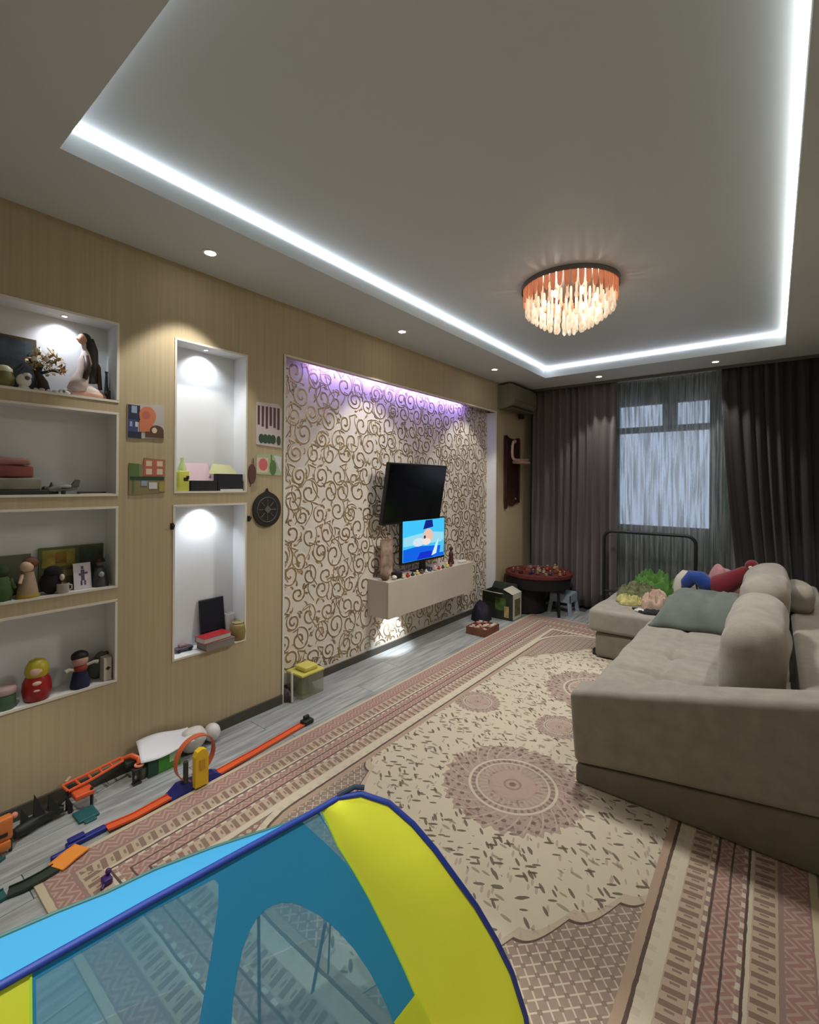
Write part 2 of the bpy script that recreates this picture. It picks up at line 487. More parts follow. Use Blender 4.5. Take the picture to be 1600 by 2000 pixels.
M_RING = mat('spot_ring', (226, 226, 226), .35)
M_LENS = emitter('spot_lens', (1, .97, .92), 14.0)
def downlight(x, y, label, w=K_SPOT, z=ZC, r=.040, col=W_WARM, size=82):
    t = thing('ceiling_spotlight', label, 'spotlight', (x, y, z), 'recessed ceiling spotlights')
    MB().lathe([(r * .70, -.001), (r * .72, -.006), (r, -.005), (r + .002, 0)], 20, T(x, y, z)).build('ring', M_RING, t, True)
    MB().lathe([(.0005, -.004), (r * .66, -.004), (r * .68, 0.001)], 18, T(x, y, z)).build('lens', M_LENS, t, True)
    add_light('spot_beam', 'SPOT', (x, y, z - .012), w, col, t, spot_size=math.radians(size), spot_blend=.32, shadow_soft_size=.02)
for (x, y, l) in ((.262, 1.28, 'round ceiling spotlight above the tall lit niches'), (.272, 2.87, 'round ceiling spotlight above the front end of the television recess'), (.285, 4.40, 'round ceiling spotlight near the air conditioner'),
                  (1.063, 5.37, 'round ceiling spotlight before the curtain, nearest the air conditioner'), (2.148, 5.39, 'round ceiling spotlight before the curtain, nearest the sofa back'),
                  (2.95, 2.87, 'round ceiling spotlight over the middle of the sofa'), (2.95, 4.40, 'round ceiling spotlight over the far end of the sofa'),):
    downlight(x, y, l, 11.0 if y > 5 else K_SPOT)
downlight(1.06, .06, 'added unseen ceiling spotlight lighting the rug end by the niches', 42, size=64)  # added out of view, position guessed, to light the near rug
downlight(2.25, -.06, 'added unseen ceiling spotlight lighting the play tent', 105, size=62)  # added out of view and extra strong to brighten the tent
def nspot(x, y, z, l, w=K_NICHE):
    t = thing('niche_spotlight', l, 'spotlight', (x, y, z), 'niche spotlights')
    MB().lathe([(.010, -.0005), (.011, -.004), (.016, -.003), (.017, 0)], 14, T(x, y, z)).build('ring', M_RING, t, True)
    MB().lathe([(.0005, -.003), (.0095, -.003), (.0098, 0.001)], 12, T(x, y, z)).build('lens', M_LENS, t, True)
    o = add_light('spot_beam', 'SPOT', (x, y, z - .008), w, W_COOL, t, spot_size=math.radians(125), spot_blend=.8, shadow_soft_size=.012)
    o.rotation_euler = (0, math.radians(14), 0)
nspot(-.065, .735, 2.268, 'tiny spotlight in the top of the niche with the kneeling figurine', 1.5)
nspot(-.065, 1.437, 2.268, 'tiny spotlight in the top of the upper tall niche')
nspot(-.065, 1.437, 1.346, 'tiny spotlight in the top of the lower tall niche')

# chandelier
def chandelier():
    cx, cy = 1.53, 3.07
    t = thing('crystal_chandelier', 'round ceiling chandelier with tiers of clear crystals and an amber glass rim', 'chandelier', (cx, cy, ZU))
    MB().lathe([(.001, -.010), (.300, -.010), (.302, -.030), (.308, -.030), (.310, 0), (.001, 0)], 40, T(cx, cy, ZU)).build('ceiling_plate', mat('chrome_plate', (120, 110, 104), .25, metal=.9), t, True)
    amber = transp_mat('amber_glass', (236, 178, 146), .10, .4)
    clear = transp_mat('crystal_glass', (250, 240, 226), .40, .6)
    # amber strips round the rim
    a0_ = MB().prism([(-.012, -.100), (0, -.118), (.012, -.100), (.016, -.060), (.016, -.008), (-.016, -.008), (-.016, -.060)], .006, RX(PI / 2) @ T(0, 0, -.003)); base = a0_.build('amber_strip', amber, t)
    base.data.transform(Matrix.Translation((cx, cy, ZU)))
    n = 44
    for i in range(n):
        o = base if i == 0 else base.copy()
        if i: COL.objects.link(o)
        a = 2 * PI * i / n
        o.location = (.294 * math.cos(a), .294 * math.sin(a), -.010 * (i % 2)); o.rotation_euler = (math.radians(0), 0, a + PI / 2)
    prof = [(.0015, 0), (.006, -.004), (.0085, -.02), (.0085, -.085), (.013, -.098), (.014, -.108), (.008, -.122), (.001, -.127)]
    cr = MB().lathe([(r, z) for r, z in prof][::-1], 8); c0 = cr.build('crystal', clear, t, True, 50); c0.data.transform(Matrix.Translation((cx, cy, ZU)))
    k = 0
    for (R, n, z) in ((.272, 32, -.066), (.230, 25, -.100), (.182, 19, -.136), (.132, 13, -.164), (.080, 8, -.186), (.030, 4, -.200)):
        for i in range(n):
            o = c0 if k == 0 else c0.copy()
            if k: COL.objects.link(o)
            k += 1
            a = 2 * PI * i / n + R * 9
            o.location = (R * math.cos(a), R * math.sin(a), z)
    bulb = emitter('bulb_glow', (1, .80, .58), 12)
    for i in range(6):
        a = 2 * PI * i / 6 + .3; bx, by = cx + .16 * math.cos(a), cy + .16 * math.sin(a)
        MB().ball((bx, by, ZU - .10), (.015, .015, .024), 10, 7).build('bulb', bulb, t, True)
        add_light('bulb_light', 'POINT', (bx, by, ZU - .15), .34, (1, .94, .85), t, shadow_soft_size=.03)
    add_light('chandelier_beam', 'SPOT', (cx, cy, ZU - .345), K_CHAND, (1, .97, .92), t, spot_size=math.radians(178), spot_blend=1.0, shadow_soft_size=.12)  # unseen downward spot below the crystals, stands in for the chandelier's output
chandelier()
# --- OBJECTS FOLLOW ---

# ------------------------------------------------------------------ rug
def rug():
    cx, cy, hx, hy = 1.578, 2.78, 1.157, 2.28
    m = bpy.data.materials.new('rug_pattern'); m.use_nodes = True; nt = m.node_tree; E.nt = nt; b = nt.nodes['Principled BSDF']
    tc = nt.nodes.new('ShaderNodeTexCoord'); sp = nt.nodes.new('ShaderNodeSeparateXYZ'); nt.links.new(tc.outputs['Object'], sp.inputs[0])
    X, Y = E(sp.outputs[0]), E(sp.outputs[1]); aX, aY = eabs(X), eabs(Y)
    def nz(scale, detail=2, vec=None, out=0):
        n = nt.nodes.new('ShaderNodeTexNoise'); n.inputs['Scale'].default_value = scale; n.inputs['Detail'].default_value = detail
        nt.links.new(vec if vec else tc.outputs['Object'], n.inputs['Vector']); return E(n.outputs[out])
    def comb(x, y):
        n = nt.nodes.new('ShaderNodeCombineXYZ'); nt.links.new(x.s, n.inputs[0]); nt.links.new(y.s, n.inputs[1]); return n.outputs[0]
    wob = (nz(30) - .5) * .006
    dx, dy = hx - aX, hy - aY
    side = dx < dy
    d = emin(dx, dy) + wob
    t = side * Y + (1 - side) * X
    cream, tan, mauve, rose, dark, brown = lin((206, 196, 174)), lin((184, 166, 146)), lin((150, 124, 118)), lin((160, 122, 116)), lin((82, 66, 60)), lin((116, 97, 88))
    # field of scattered leaf dashes
    def dashes(ang, s, thr, seed):
        c, sn = math.cos(ang), math.sin(ang)
        u = X * c + Y * sn + seed; v = Y * c - X * sn + seed * 2
        n = nt.nodes.new('ShaderNodeTexVoronoi'); n.inputs['Scale'].default_value = s; n.inputs['Randomness'].default_value = 1
        nt.links.new(comb(u * .45, v * 1.5), n.inputs['Vector'])
        sc = nt.nodes.new('ShaderNodeSeparateColor'); nt.links.new(n.outputs['Color'], sc.inputs[0])
        return (E(n.outputs['Distance']) < thr) * (E(sc.outputs[0]) >  .22)
    fld = emix(nz(5, 3) * .5, cream, lin((190, 178, 156)))
    fld = emix(dashes(1.9, 30, .25, 3.1) * .55, fld, mauve)
    fld = emix(dashes(.55, 27, .26, 0.0) * .85, fld, lin((66, 62, 46)))
    fld = emix(dashes(-.75, 25, .25, 7.7) * .85, fld, lin((78, 66, 52)))
    fld = emix(dashes(-.1, 23, .25, 13.3) * .7, fld, lin((120, 116, 92)))
    # medallions
    def medal(col, mx, my, R):
        px, py = X - mx, Y - my
        r = esqrt(px * px + py * py) / R; th = eatan2(py, px)
        rim = r + esin(th * 26) * .035 + esin(th * 52) * .02
        col = emix((rim < 1.0) * .72, col, mauve)
        col = emix(between(r, .72, .98) * ((esin(th * 26) * esin(r * 38)) > .45) * .7, col, dark)
        col = emix(between(r, .66, .98) * ((esin(th * 26 + r * 22)) > .86) * .8, col, tan)
        col = emix(between(r, .60, .64) * .8, col, cream)
        col = emix(between(r, .50, .535) * .6, col, cream)
        col = emix(between(r, .535, .60) * (esin(th * 40) > .2) * .5, col, dark)
        col = emix(between(r, .36, .48) * (esin(th * 34) > 0) * .55, col, tan)
        col = emix((r < .33) * .75, col, lin((178, 152, 138)))
        col = emix(between(r, .10, .13) * .6, col, brown)
        col = emix((r < .05) * .7, col, dark)
        return col
    fld = medal(fld, .02, -.66, .335)
    fld = medal(fld, .02, .67, .335)
    fld = medal(fld, 0, 0.02, .14)
    fld = medal(fld, -.55, 0.0, .15); fld = medal(fld, .55, 0.0, .15)
    # lattice spandrels beyond the pointed ends
    yb = 1.90 - aX * 1.46 - aY + eabs(esin(aX * 26)) * .05
    q1 = esin((X + Y) * 70); q2 = esin((X - Y) * 70)
    lat = emix((emax(eabs(q1), eabs(q2)) > .97) * .8, lin((132, 112, 104)), cream)
    lat = emix(((q1 * q2) > .72) * .8, lat, dark)
    lat = emix(nz(9, 2) * .4, lat, tan)
    fld = emix(yb < 0, fld, lat)
    fld = emix(between(yb, -.012, .0), fld, dark)
    fld = emix(between(yb, .0, .045) * .8, fld, tan)
    # rounded inner frame
    rx, ry, rr = hx - .45, hy - .45, .42
    qx, qy = emax(aX - (rx - rr), 0.0), emax(aY - (ry - rr), 0.0)
    sd = esqrt(qx * qx + qy * qy) - rr + wob
    col = fld
    col = emix(sd > -.035, col, lin((172, 150, 128)))
    col = emix(sd > -.006, col, dark)
    col = emix(sd > .006, col, cream)
    col = emix((sd > .006) * (esin(t * 110) > .3) * .4, col, tan)
    col = emix(sd > .038, col, lin((132, 108, 96)))
    col = emix((sd > .045) * (esin((X + Y) * 90) * esin((X - Y) * 90) > .2) * .6, col, cream)
    # straight bands, from the rug's edge inwards
    def band(a, b_, c): return emix(between(d, a, b_), col, c)
    col = emix((d < .42), col, mauve)
    f_ = efrac(t / .046 + d * 3.0)
    bars = f_ < .42
    z_ = eabs(efrac(t / .060) - .5) * .06
    zig = lambda off: eabs(efrac((d + z_ * 1.2 + off) / .030) - .5) < .20
    col = band(.400, .420, cream)
    for (a, b_) in ((.320, .395), (.115, .190)):
        col = emix(between(d, a, b_), col, lin((186, 166, 144)))
        col = emix(between(d, a + .008, b_ - .008) * bars * .85, col, lin((122, 96, 86)))
        col = emix(between(d, a + .025, b_ - .025) * (efrac(t / .046 + d * 3 + .29) < .18) * .6, col, dark)
        col = emix(between(d, b_ - .004, b_ + .010), col, cream)
    for (a, b_) in ((.215, .250), (.257, .295), (.03, .10)):
        col = emix(between(d, a, b_), col, rose)
        col = emix(between(d, a, b_) * zig(a) * .75, col, tan)
    for (a, b_) in ((.197, .205), (.250, .257), (.297, .305)):
        col = emix(between(d, a, b_), col, dark)
    bead = (esin(t * 130) > .0)
    for a in (.206, .307):
        col = emix(between(d, a, a + .012) * bead, col, cream)
    col = emix(d < .024, col, lin((200, 186, 158)))
    col = emix(nz(3, 4) * .22, col, lin((172, 152, 138)))
    nt.links.new(col, b.inputs['Base Color']); b.inputs['Roughness'].default_value = .95; b.inputs['Specular IOR Level'].default_value = .1
    nb = nt.nodes.new('ShaderNodeTexNoise'); nb.inputs['Scale'].default_value = 260
    nt.links.new(tc.outputs['Object'], nb.inputs['Vector'])
    bp = nt.nodes.new('ShaderNodeBump'); bp.inputs['Strength'].default_value = .35; bp.inputs['Distance'].default_value = .004
    nt.links.new(nb.outputs[0], bp.inputs['Height']); nt.links.new(bp.outputs[0], b.inputs['Normal'])
    mb = MB().rbox(-hx, hx, -hy, hy, 0, .009, r=.004, n=(8, 16, 1))
    o = mb.build('patterned_rug', m, None, True)
    o.location = (cx, cy, .0005); o['org'] = (cx, cy, 0)
    sset(o, 'large cream and mauve oriental rug with round medallions and striped border', 'rug')
rug()
ZR = .010   # top of the rug

# ------------------------------------------------------------------ curtains
def folds(x, seed, amp=.035, wl_=.085):
    v = math.sin(x / wl_ * 2 * PI + 1.3 * math.sin(x * 9 + seed)) * amp
    v += math.sin(x / (wl_ * 2.3) * 2 * PI + seed) * amp * .45
    return v
def curtain(name, label, x0, x1, yc, z0, z1, mtl, seed, amp=.035, wl_=.085, nx=260, edge=None, solid=.004):
    def fn(u, v):
        z = z0 + (z1 - z0) * v
        xa = x0 + (edge(v)[0] if edge else 0); xb = x1 + (edge(v)[1] if edge else 0)
        x = xa + (xb - xa) * u
        s = x0 + (x1 - x0) * u
        k = .75 + .25 * (1 - v)
        return (x + .006 * math.sin(s * 60 + v * 3), yc + folds(s, seed, amp * k, wl_) + .008 * math.sin(v * 5 + s * 14), z)
    o = MB().grid(nx, 14, fn).build(name, mtl, None, True, 180, solid=solid)
    return sset(o, label, 'curtain')
M_CURT = mat('taupe_curtain', (98, 90, 91), .8, spec=.2, sheen=.3, bump=.06, bscale=150)
M_CURT2 = mat('dark_taupe_curtain', (54, 50, 48), .85, spec=.2, sheen=.2, bump=.06, bscale=150)
curtain('heavy_curtain', 'dark taupe pleated curtain between the air conditioner and the window', .16, 1.17, 5.70, .03, ZC - .004, M_CURT, .4, .034, .088)
curtain('heavy_curtain', 'dark brown pleated curtain behind the sofa back', 2.17, 3.20, 5.70, .03, ZC - .004, M_CURT2, 2.2, .036, .092,
        edge=lambda v: (.22 * (1 - v) ** 1.6, 0))
M_SHEER = transp_mat('sheer_voile', (200, 202, 198), .36, .55, noise_amt=.20, nscale=5, stretch=(9, 1, .45))
curtain('sheer_curtain', 'thin grey voile curtain with woven pattern hanging over the window', 1.12, 2.42, 5.82, .03, ZC - .004, M_SHEER, 5.0, .030, .055, 320, solid=0)
MB().box(.12, X1 - .01, 5.63, 5.645, ZC - .03, ZC).build('trim_1', mat('curtain_rail_paint', (90, 88, 84), .5))['kind'] = 'structure'

# ------------------------------------------------------------------ sofa
def sofa():
    t = thing('corner_sofa', 'large beige fabric corner sofa with tufted seat on the rug', 'sofa', (2.35, 3.6, ZR))
    # near arm: its top rises towards the back
    xa, xb, ya, yb = 1.825, 2.90, 2.325, 2.515
    def ztop(x): return .452 + (x - xa) * .232
    def zseam(x): return .10 + (x - xa) * .142
    def armfn(p):
        f = (p.z - .10) / .35
        p.z = zseam(p.x) + f * (ztop(p.x) - zseam(p.x)); p.y += .006 * math.sin((p.x - xa) * 5) - .004 * math.sin(f * PI)
        p.x -= .028 * max(0, min(1, f)) * (1 if p.x < 2 else 0)
        return p
    MB().rbox(xa, xb, ya, yb, .10, .45, r=.035, k=3, n=(16, 2, 4), fn=armfn).build('armrest', M_SOFA, t, True, 60)
    def skfn(p):
        f = (p.z - .012) / .088
        p.z = .012 + f * (zseam(p.x) - .012 - .003); return p
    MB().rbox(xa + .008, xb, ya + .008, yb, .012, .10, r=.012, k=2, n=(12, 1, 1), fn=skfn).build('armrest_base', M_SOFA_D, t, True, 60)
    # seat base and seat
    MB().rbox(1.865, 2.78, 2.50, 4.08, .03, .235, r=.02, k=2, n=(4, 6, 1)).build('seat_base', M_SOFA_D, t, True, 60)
    def tuft(p):
        if p.z > .34:
            u = (p.x - 1.84) / .27; v = (p.y - 2.50) / .40
            gx = abs(u - round(u)) * .27; gy = abs(v - round(v)) * .40
            k = math.exp(-(gx / .018) ** 2) * .016 + math.exp(-(gy / .022) ** 2) * .024
            k += math.exp(-((gx / .045) ** 2 + (gy / .045) ** 2)) * .020
            e = min(1, max(0, (p.x - 1.86) / .05))
            p.z += .008 * noise.noise(Vector((p.x * 6, p.y * 6, 3))) - k * e
        p.x += .006 * noise.noise(Vector((p.y * 5, p.z * 5, 1))); return p
    MB().rbox(1.825, 2.72, 2.512, 4.095, .235, .432, r=.045, k=3, n=(46, 80, 3), fn=tuft).build('seat_cushion', M_SOFA, t, True, 180)
    # back frame
    def backfn(p):
        p.z += .006 * noise.noise(Vector((p.y * 3, p.x * 4, 0))); return p
    MB().rbox(2.695, 2.90, 2.50, 5.32, .03, .625, r=.035, k=3, n=(2, 24, 4), fn=backfn).build('backrest', M_SOFA, t, True, 60)
    # chaise
    def chfn(p):
        if p.z > .3: p.z += .010 * noise.noise(Vector((p.x * 4, p.y * 4, 7)))
        p.y += .008 * noise.noise(Vector((p.x * 4, p.z * 6, 2))); p.x += .008 * noise.noise(Vector((p.y * 4, p.z * 6, 5)))
        return p
    MB().rbox(1.352, 2.70, 4.10, 5.20, .235, .425, r=.035, k=3, n=(24, 20, 3), fn=chfn).build('chaise_cushion', M_SOFA, t, True, 180)
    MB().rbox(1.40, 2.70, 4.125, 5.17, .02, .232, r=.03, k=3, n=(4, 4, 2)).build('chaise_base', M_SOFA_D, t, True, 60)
    for (x, y) in ((1.385, 4.20), (1.42, 5.10)):
        MB().rbox(x - .02, x + .02, y - .02, y + .02, ZR, .06, r=.004).build('foot', M_BLACK, t)
    return t
sofa()
def back_cushion(label, xc, zc, y0, y1, w, h, tilt, seed):
    t_ = None
    def fn(p):
        q = Vector(p); u = (q.y - y0) / (y1 - y0)
        pin = 1 - .10 * (abs(2 * u - 1) ** 4)
        q.x = xc + (q.x - xc) * pin; q.z = zc + (q.z - zc) * pin
        q.x += tilt * (q.z - zc)
        q.x += .014 * noise.noise(Vector((q.y * 5 + seed, q.z * 7, seed)))
        q.z += .014 * noise.noise(Vector((q.y * 5, q.x * 7, seed + 4)))
        e = 1 if u < .5 else -1
        return q
    o = MB().rbox(xc - w / 2, xc + w / 2, y0, y1, zc - h / 2, zc + h / 2, r=min(w, h) * .46, k=5, n=(4, 22, 6), fn=fn).build('back_cushion', M_SOFA, None, True, 180)
    return sset(o, label, 'cushion', 'loose sofa back cushions')
back_cushion('thick rounded beige back cushion nearest the sofa arm', 2.525, .642, 2.60, 3.56, .27, .43, .10, 1)
back_cushion('rounded beige back cushion behind the grey blanket', 2.545, .672, 3.57, 4.50, .26, .49, .12, 2)
back_cushion('small beige cushion on the sofa back near the curtain', 2.745, .705, 4.06, 4.50, .16, .20, .05, 3)

def heap(name, label, cat, cx, cy, z, rx, ry, h, mtl, seed, fold=.35, freq=7, rot=0, n=30, grp=None, sharp=1.0, ridge=0):
    def fn(u, v):
        a = 2 * PI * u; w = 1 + .28 * noise.noise(Vector((math.cos(a) * 1.6, math.sin(a) * 1.6, seed)))
        r = v * w; x, y = r * math.cos(a), r * math.sin(a)
        prof = max(0.0, 1 - v * v) ** (.5 * sharp)
        nn = noise.noise(Vector((x * freq * rx * 2, y * freq * ry * 2, seed * 3.1))) + .5 * noise.noise(Vector((x * freq * 4.6 * rx, y * freq * 4.6 * ry, seed)))
        zz = h * prof * (1 + fold * nn) + (.004 if v < 1 else 0)
        if ridge:
            q = Vector((cx + x * rx, cy + y * ry, seed)); wv = noise.noise_vector(q * 5) * .06
            r1 = 1 - abs(noise.noise((q + wv) * 11)) * 2.6; r2 = 1 - abs(noise.noise((q + wv * 2) * 22 + Vector((9, 2, 1)))) * 2.4
            zz = h * prof ** .7 * (.50 + ridge * (.42 * r1 + .22 * r2)) + .004 * (v < 1)
            x += wv.x * .9 * v; y += wv.y * .9 * v
        X_, Y_ = x * rx, y * ry
        return (cx + X_ * math.cos(rot) - Y_ * math.sin(rot), cy + X_ * math.sin(rot) + Y_ * math.cos(rot), z + max(zz, .001))
    m = MB().grid(n * 2, n, fn)
    m.ball((cx, cy, z + .004), (rx * .5, ry * .5, .003), 10, 4)
    o = m.build(name, mtl, None, True, 180)
    return sset(o, label, cat, grp)

M_GREY_BL = mat('grey_green_cloth', (104, 112, 106), .9, spec=.1, var=.12, vscale=10, sheen=.2)
def blanket():
    # loosely folded blanket: a ridge that falls to the front edge
    pts = [(1.90, 4.30, .55), (2.02, 3.88, .5)]
    def fn(u, v):
        x = 1.885 + .55 * u + .10 * (1 - u) * v * .6
        y = 3.86 + 1.00 * v * (1 - .28 * u) + .16 * u * (1 - v) * .6
        hh = math.sin(PI * min(1, max(0, v)) ** .75) ** .8 * (.20 + .05 * u)
        edge = min(1, min(u, 1 - u) / .12) if u < .5 else 1
        q = Vector((x * 4.2, y * 3.0, 2)); q = q + noise.noise_vector(q * .8) * .5
        z = .428 + hh * (edge ** .7) + .035 * (.5 - abs(noise.noise(q * 1.6)) * 2) * min(1, v * 5) * edge + .016 * math.sin(x * 14 + y * 8 + 3 * noise.noise(Vector((x * 3, y * 3, 0)))) * min(1, v * 4) * (1 - v)
        x += .05 * noise.noise(Vector((y * 4, x * 3, 8))); y += .05 * noise.noise(Vector((x * 5, y * 2, 4)))
        return (x, y, max(z, .434))
    o = MB().grid(60, 60, fn).build('folded_blanket', M_GREY_BL, None, True, 180, solid=.014)
    sset(o, 'crumpled grey green blanket where the sofa seat meets the chaise', 'blanket')
blanket()
heap('crumpled_clothes', 'bright green crumpled clothes at the far edge of the chaise', 'clothes', 1.70, 5.02, .43, .21, .13, .22, mat('bright_green_cloth', (76, 122, 52), .9, var=.3, vscale=20), 3, .3, 7, n=44, ridge=1.0)
heap('crumpled_clothes', 'olive green patterned clothes heaped on the chaise', 'clothes', 1.62, 4.74, .43, .20, .19, .14, mat('olive_cloth', (98, 104, 70), .9, var=.5, vscale=26), 5, .35, 8, n=44, ridge=1.0)
heap('crumpled_clothes', 'pale yellow crumpled shirt at the chaise edge below the olive clothes', 'clothes', 1.60, 4.50, .43, .12, .10, .07, mat('pale_yellow_cloth', (176, 168, 110), .9, var=.35, vscale=30), 6, .4, 10, n=44, ridge=1.0)
heap('crumpled_clothes', 'dusty pink crumpled shirt beside the grey blanket', 'clothes', 1.80, 4.48, .43, .115, .17, .14, mat('dusty_pink_cloth', (186, 160, 142), .9, var=.12, vscale=12), 8, .35, 8, n=44, ridge=1.0)
heap('black_cloth', 'flat black strap of cloth on the front of the chaise', 'clothes', 1.84, 4.25, .43, .13, .045, .030, mat('black_cloth_fabric', (36, 35, 40), .9), 11, .4, 14, rot=.2)
heap('black_cloth', 'dark sock crumpled at the window corner of the chaise', 'clothes', 1.47, 4.96, .43, .10, .08, .05, mat('dark_sock', (54, 56, 56), .9), 12, .5, 14)
sset(MB().rbox(1.655, 1.70, 4.285, 4.31, .43, .448, r=.008, k=2).build('remote_control', mat('remote_black', (40, 40, 44), .5), None, True), 'small dark remote beside the black strap on the chaise', 'remote')
heap('white_sock', 'small white sock lying by the black strap on the chaise', 'sock', 1.735, 4.24, .43, .05, .022, .022, mat('white_cloth', (210, 208, 200), .9), 14, .3, 10, rot=-.3)
def bolster(name, label, pts, rad, mtl, cat, seed):
    m = MB(); m.tube(pts, rad, 18)
    for i in range(len(m.v)):
        p = m.v[i]; m.v[i] = p + Vector((noise.noise(p * 8 + Vector((seed, 0, 0))), noise.noise(p * 8 + Vector((0, seed, 0))), noise.noise(p * 8 + Vector((0, 0, seed))))) * .014
    return sset(m.build(name, mtl, None, True, 180), label, cat)
o = bolster('plush_toy', 'soft blue and red stuffed toy lying on the sofa against the cushion',
        [(2.15, 4.80, .595), (2.18, 4.80, .605), (2.24, 4.79, .625), (2.30, 4.78, .66), (2.36, 4.77, .715), (2.42, 4.76, .775), (2.455, 4.755, .80)], [.02, .070, .088, .086, .070, .048, .02],
        mat('plush_red', (118, 20, 36), .9, sheen=.4), 'toy', 2)
def add_part(o, name, mb, mtl, **k):
    c = mb.build(name, mtl, None, True, 180, **k); c.parent = o; return c
mm = MB().tube([(1.975, 4.82, .56), (1.99, 4.82, .61), (2.035, 4.81, .672), (2.095, 4.80, .668), (2.15, 4.79, .62), (2.19, 4.79, .60)], [.03, .052, .062, .066, .066, .05], 18)
add_part(o, 'blue_trouser', mm, mat('plush_blue', (24, 62, 140), .9, sheen=.4))
mm = MB().ball((2.462, 4.74, .825), (.048, .045, .052), 16, 10)
add_part(o, 'head', mm, MATS['plush_red'])
mm = MB().ball((2.455, 4.697, .818), (.016, .008, .014), 10, 6)
add_part(o, 'white_patch', mm, mat('plush_white', (222, 214, 210), .9))
heap('pillow', 'white pillow corner behind the blue and red plush', 'pillow', 1.95, 5.02, .43, .11, .09, .24, mat('white_pillow', (206, 200, 190), .9), 20, .15, 5)
heap('pillow', 'pink pillow behind the red plush toy', 'pillow', 2.24, 5.03, .43, .15, .12, .32, mat('pink_pillow', (190, 140, 142), .9), 21, .15, 5)

# black tube frame
def tube_frame():
    t = thing('metal_bed_frame', 'black arched metal tube frame standing behind the chaise', 'frame', (1.58, 5.3, 0))
    xl, xr, y, zt, r = 1.15, 2.005, 5.30, .985, .085
    pts = [(xl, y, 0.01), (xl, y, zt - r)]
    for i in range(1, 9):
        a = PI - PI / 2 * i / 8; pts.append((xl + r + r * math.cos(a), y, zt - r + r * math.sin(a)))
    for i in range(0, 9):
        a = PI / 2 - PI / 2 * i / 8; pts.append((xr - r + r * math.cos(a), y, zt - r + r * math.sin(a)))
    pts.append((xr, y, 0.01))
    MB().tube(pts, .016, 10).build('arched_tube', M_BLACK, t, True)
    for x in (xl, xr):
        MB().lathe([(.022, 0.001), (.024, .02), (.018, .03)], 12, T(x, y, 0)).build('foot', M_BLACK, t, True)
    MB().tube([(xl, y, .34), (xr, y, .34)], .011, 8).build('cross_tube', M_BLACK, t, True)
tube_frame()
heap('dark_bag', 'dark bag slumped on the floor at the foot of the tube frame', 'bag', 1.13, 5.47, 0.001, .13, .10, .24, mat('dark_bag_cloth', (40, 34, 36), .85), 30, .35, 7)

# ------------------------------------------------------------------ floating console and televisions
def console():
    t = thing('floating_console', 'off-white floating television console with a single flat front', 'console', (AD, 3.6, .37))
    x0, x1, y0, y1, z0, z1 = AD, .118, 2.905, 4.275, .362, .672
    M_ = mat('console_laminate', (196, 186, 172), .45, var=.04, vscale=6)
    MB().rbox(x0, x1 - .019, y0, y1, z0, z1, r=.003).build('carcass', M_, t)
    MB().rbox(x1 - .018, x1, y0 + .001, y1 - .001, z0 + .001, z1 - .004, r=.002).build('drop_front', M_, t)
    MB().lathe([(.001, -.004), (.02, -.004), (.024, 0), (.024, .003)], 14, T(.0, 3.20, z0 - .003)).build('under_light', M_LENS, t, True)
    L = add_light('under_beam', 'SPOT', (.0, 3.20, z0 - .012), 7.0, W_COOL, t, spot_size=math.radians(92), spot_blend=.5, shadow_soft_size=.015)
    L.rotation_euler = (0, math.radians(28), 0)
console()
def screen(name, label, y0, y1, zb, zt, xb, xt, thick, cat='television'):
    """a flat panel whose top leans out by xt - xb"""
    t = thing(name, label, cat, ((xb + xt) / 2, (y0 + y1) / 2, zb))
    h = math.hypot(zt - zb, xt - xb); a = math.atan2(xt - xb, zt - zb)
    m = T(xb, 0, zb) @ RY(a)
    return t, m, h
t, m, h = screen('wall_television', 'large switched-off black television tilted forward on the swirl wallpaper', 2.925, 3.785, 1.128, 1.655, .02, .105, .04)
MB().rbox(-.035, 0, 2.925, 3.785, 0, h, r=.004, m=m).build('casing', M_BLACK, t)
MB().box(.0005, .0015, 2.937, 3.773, .018, h - .012, m=m).build('screen', M_SCREEN, t)
MB().rbox(AD + .001, AD + .02, 3.22, 3.48, 1.28, 1.50, r=.003).box(AD + .02, .03, 3.27, 3.29, 1.36, 1.40).box(AD + .02, .03, 3.41, 3.43, 1.36, 1.40).build('wall_bracket', M_BLACK, t)

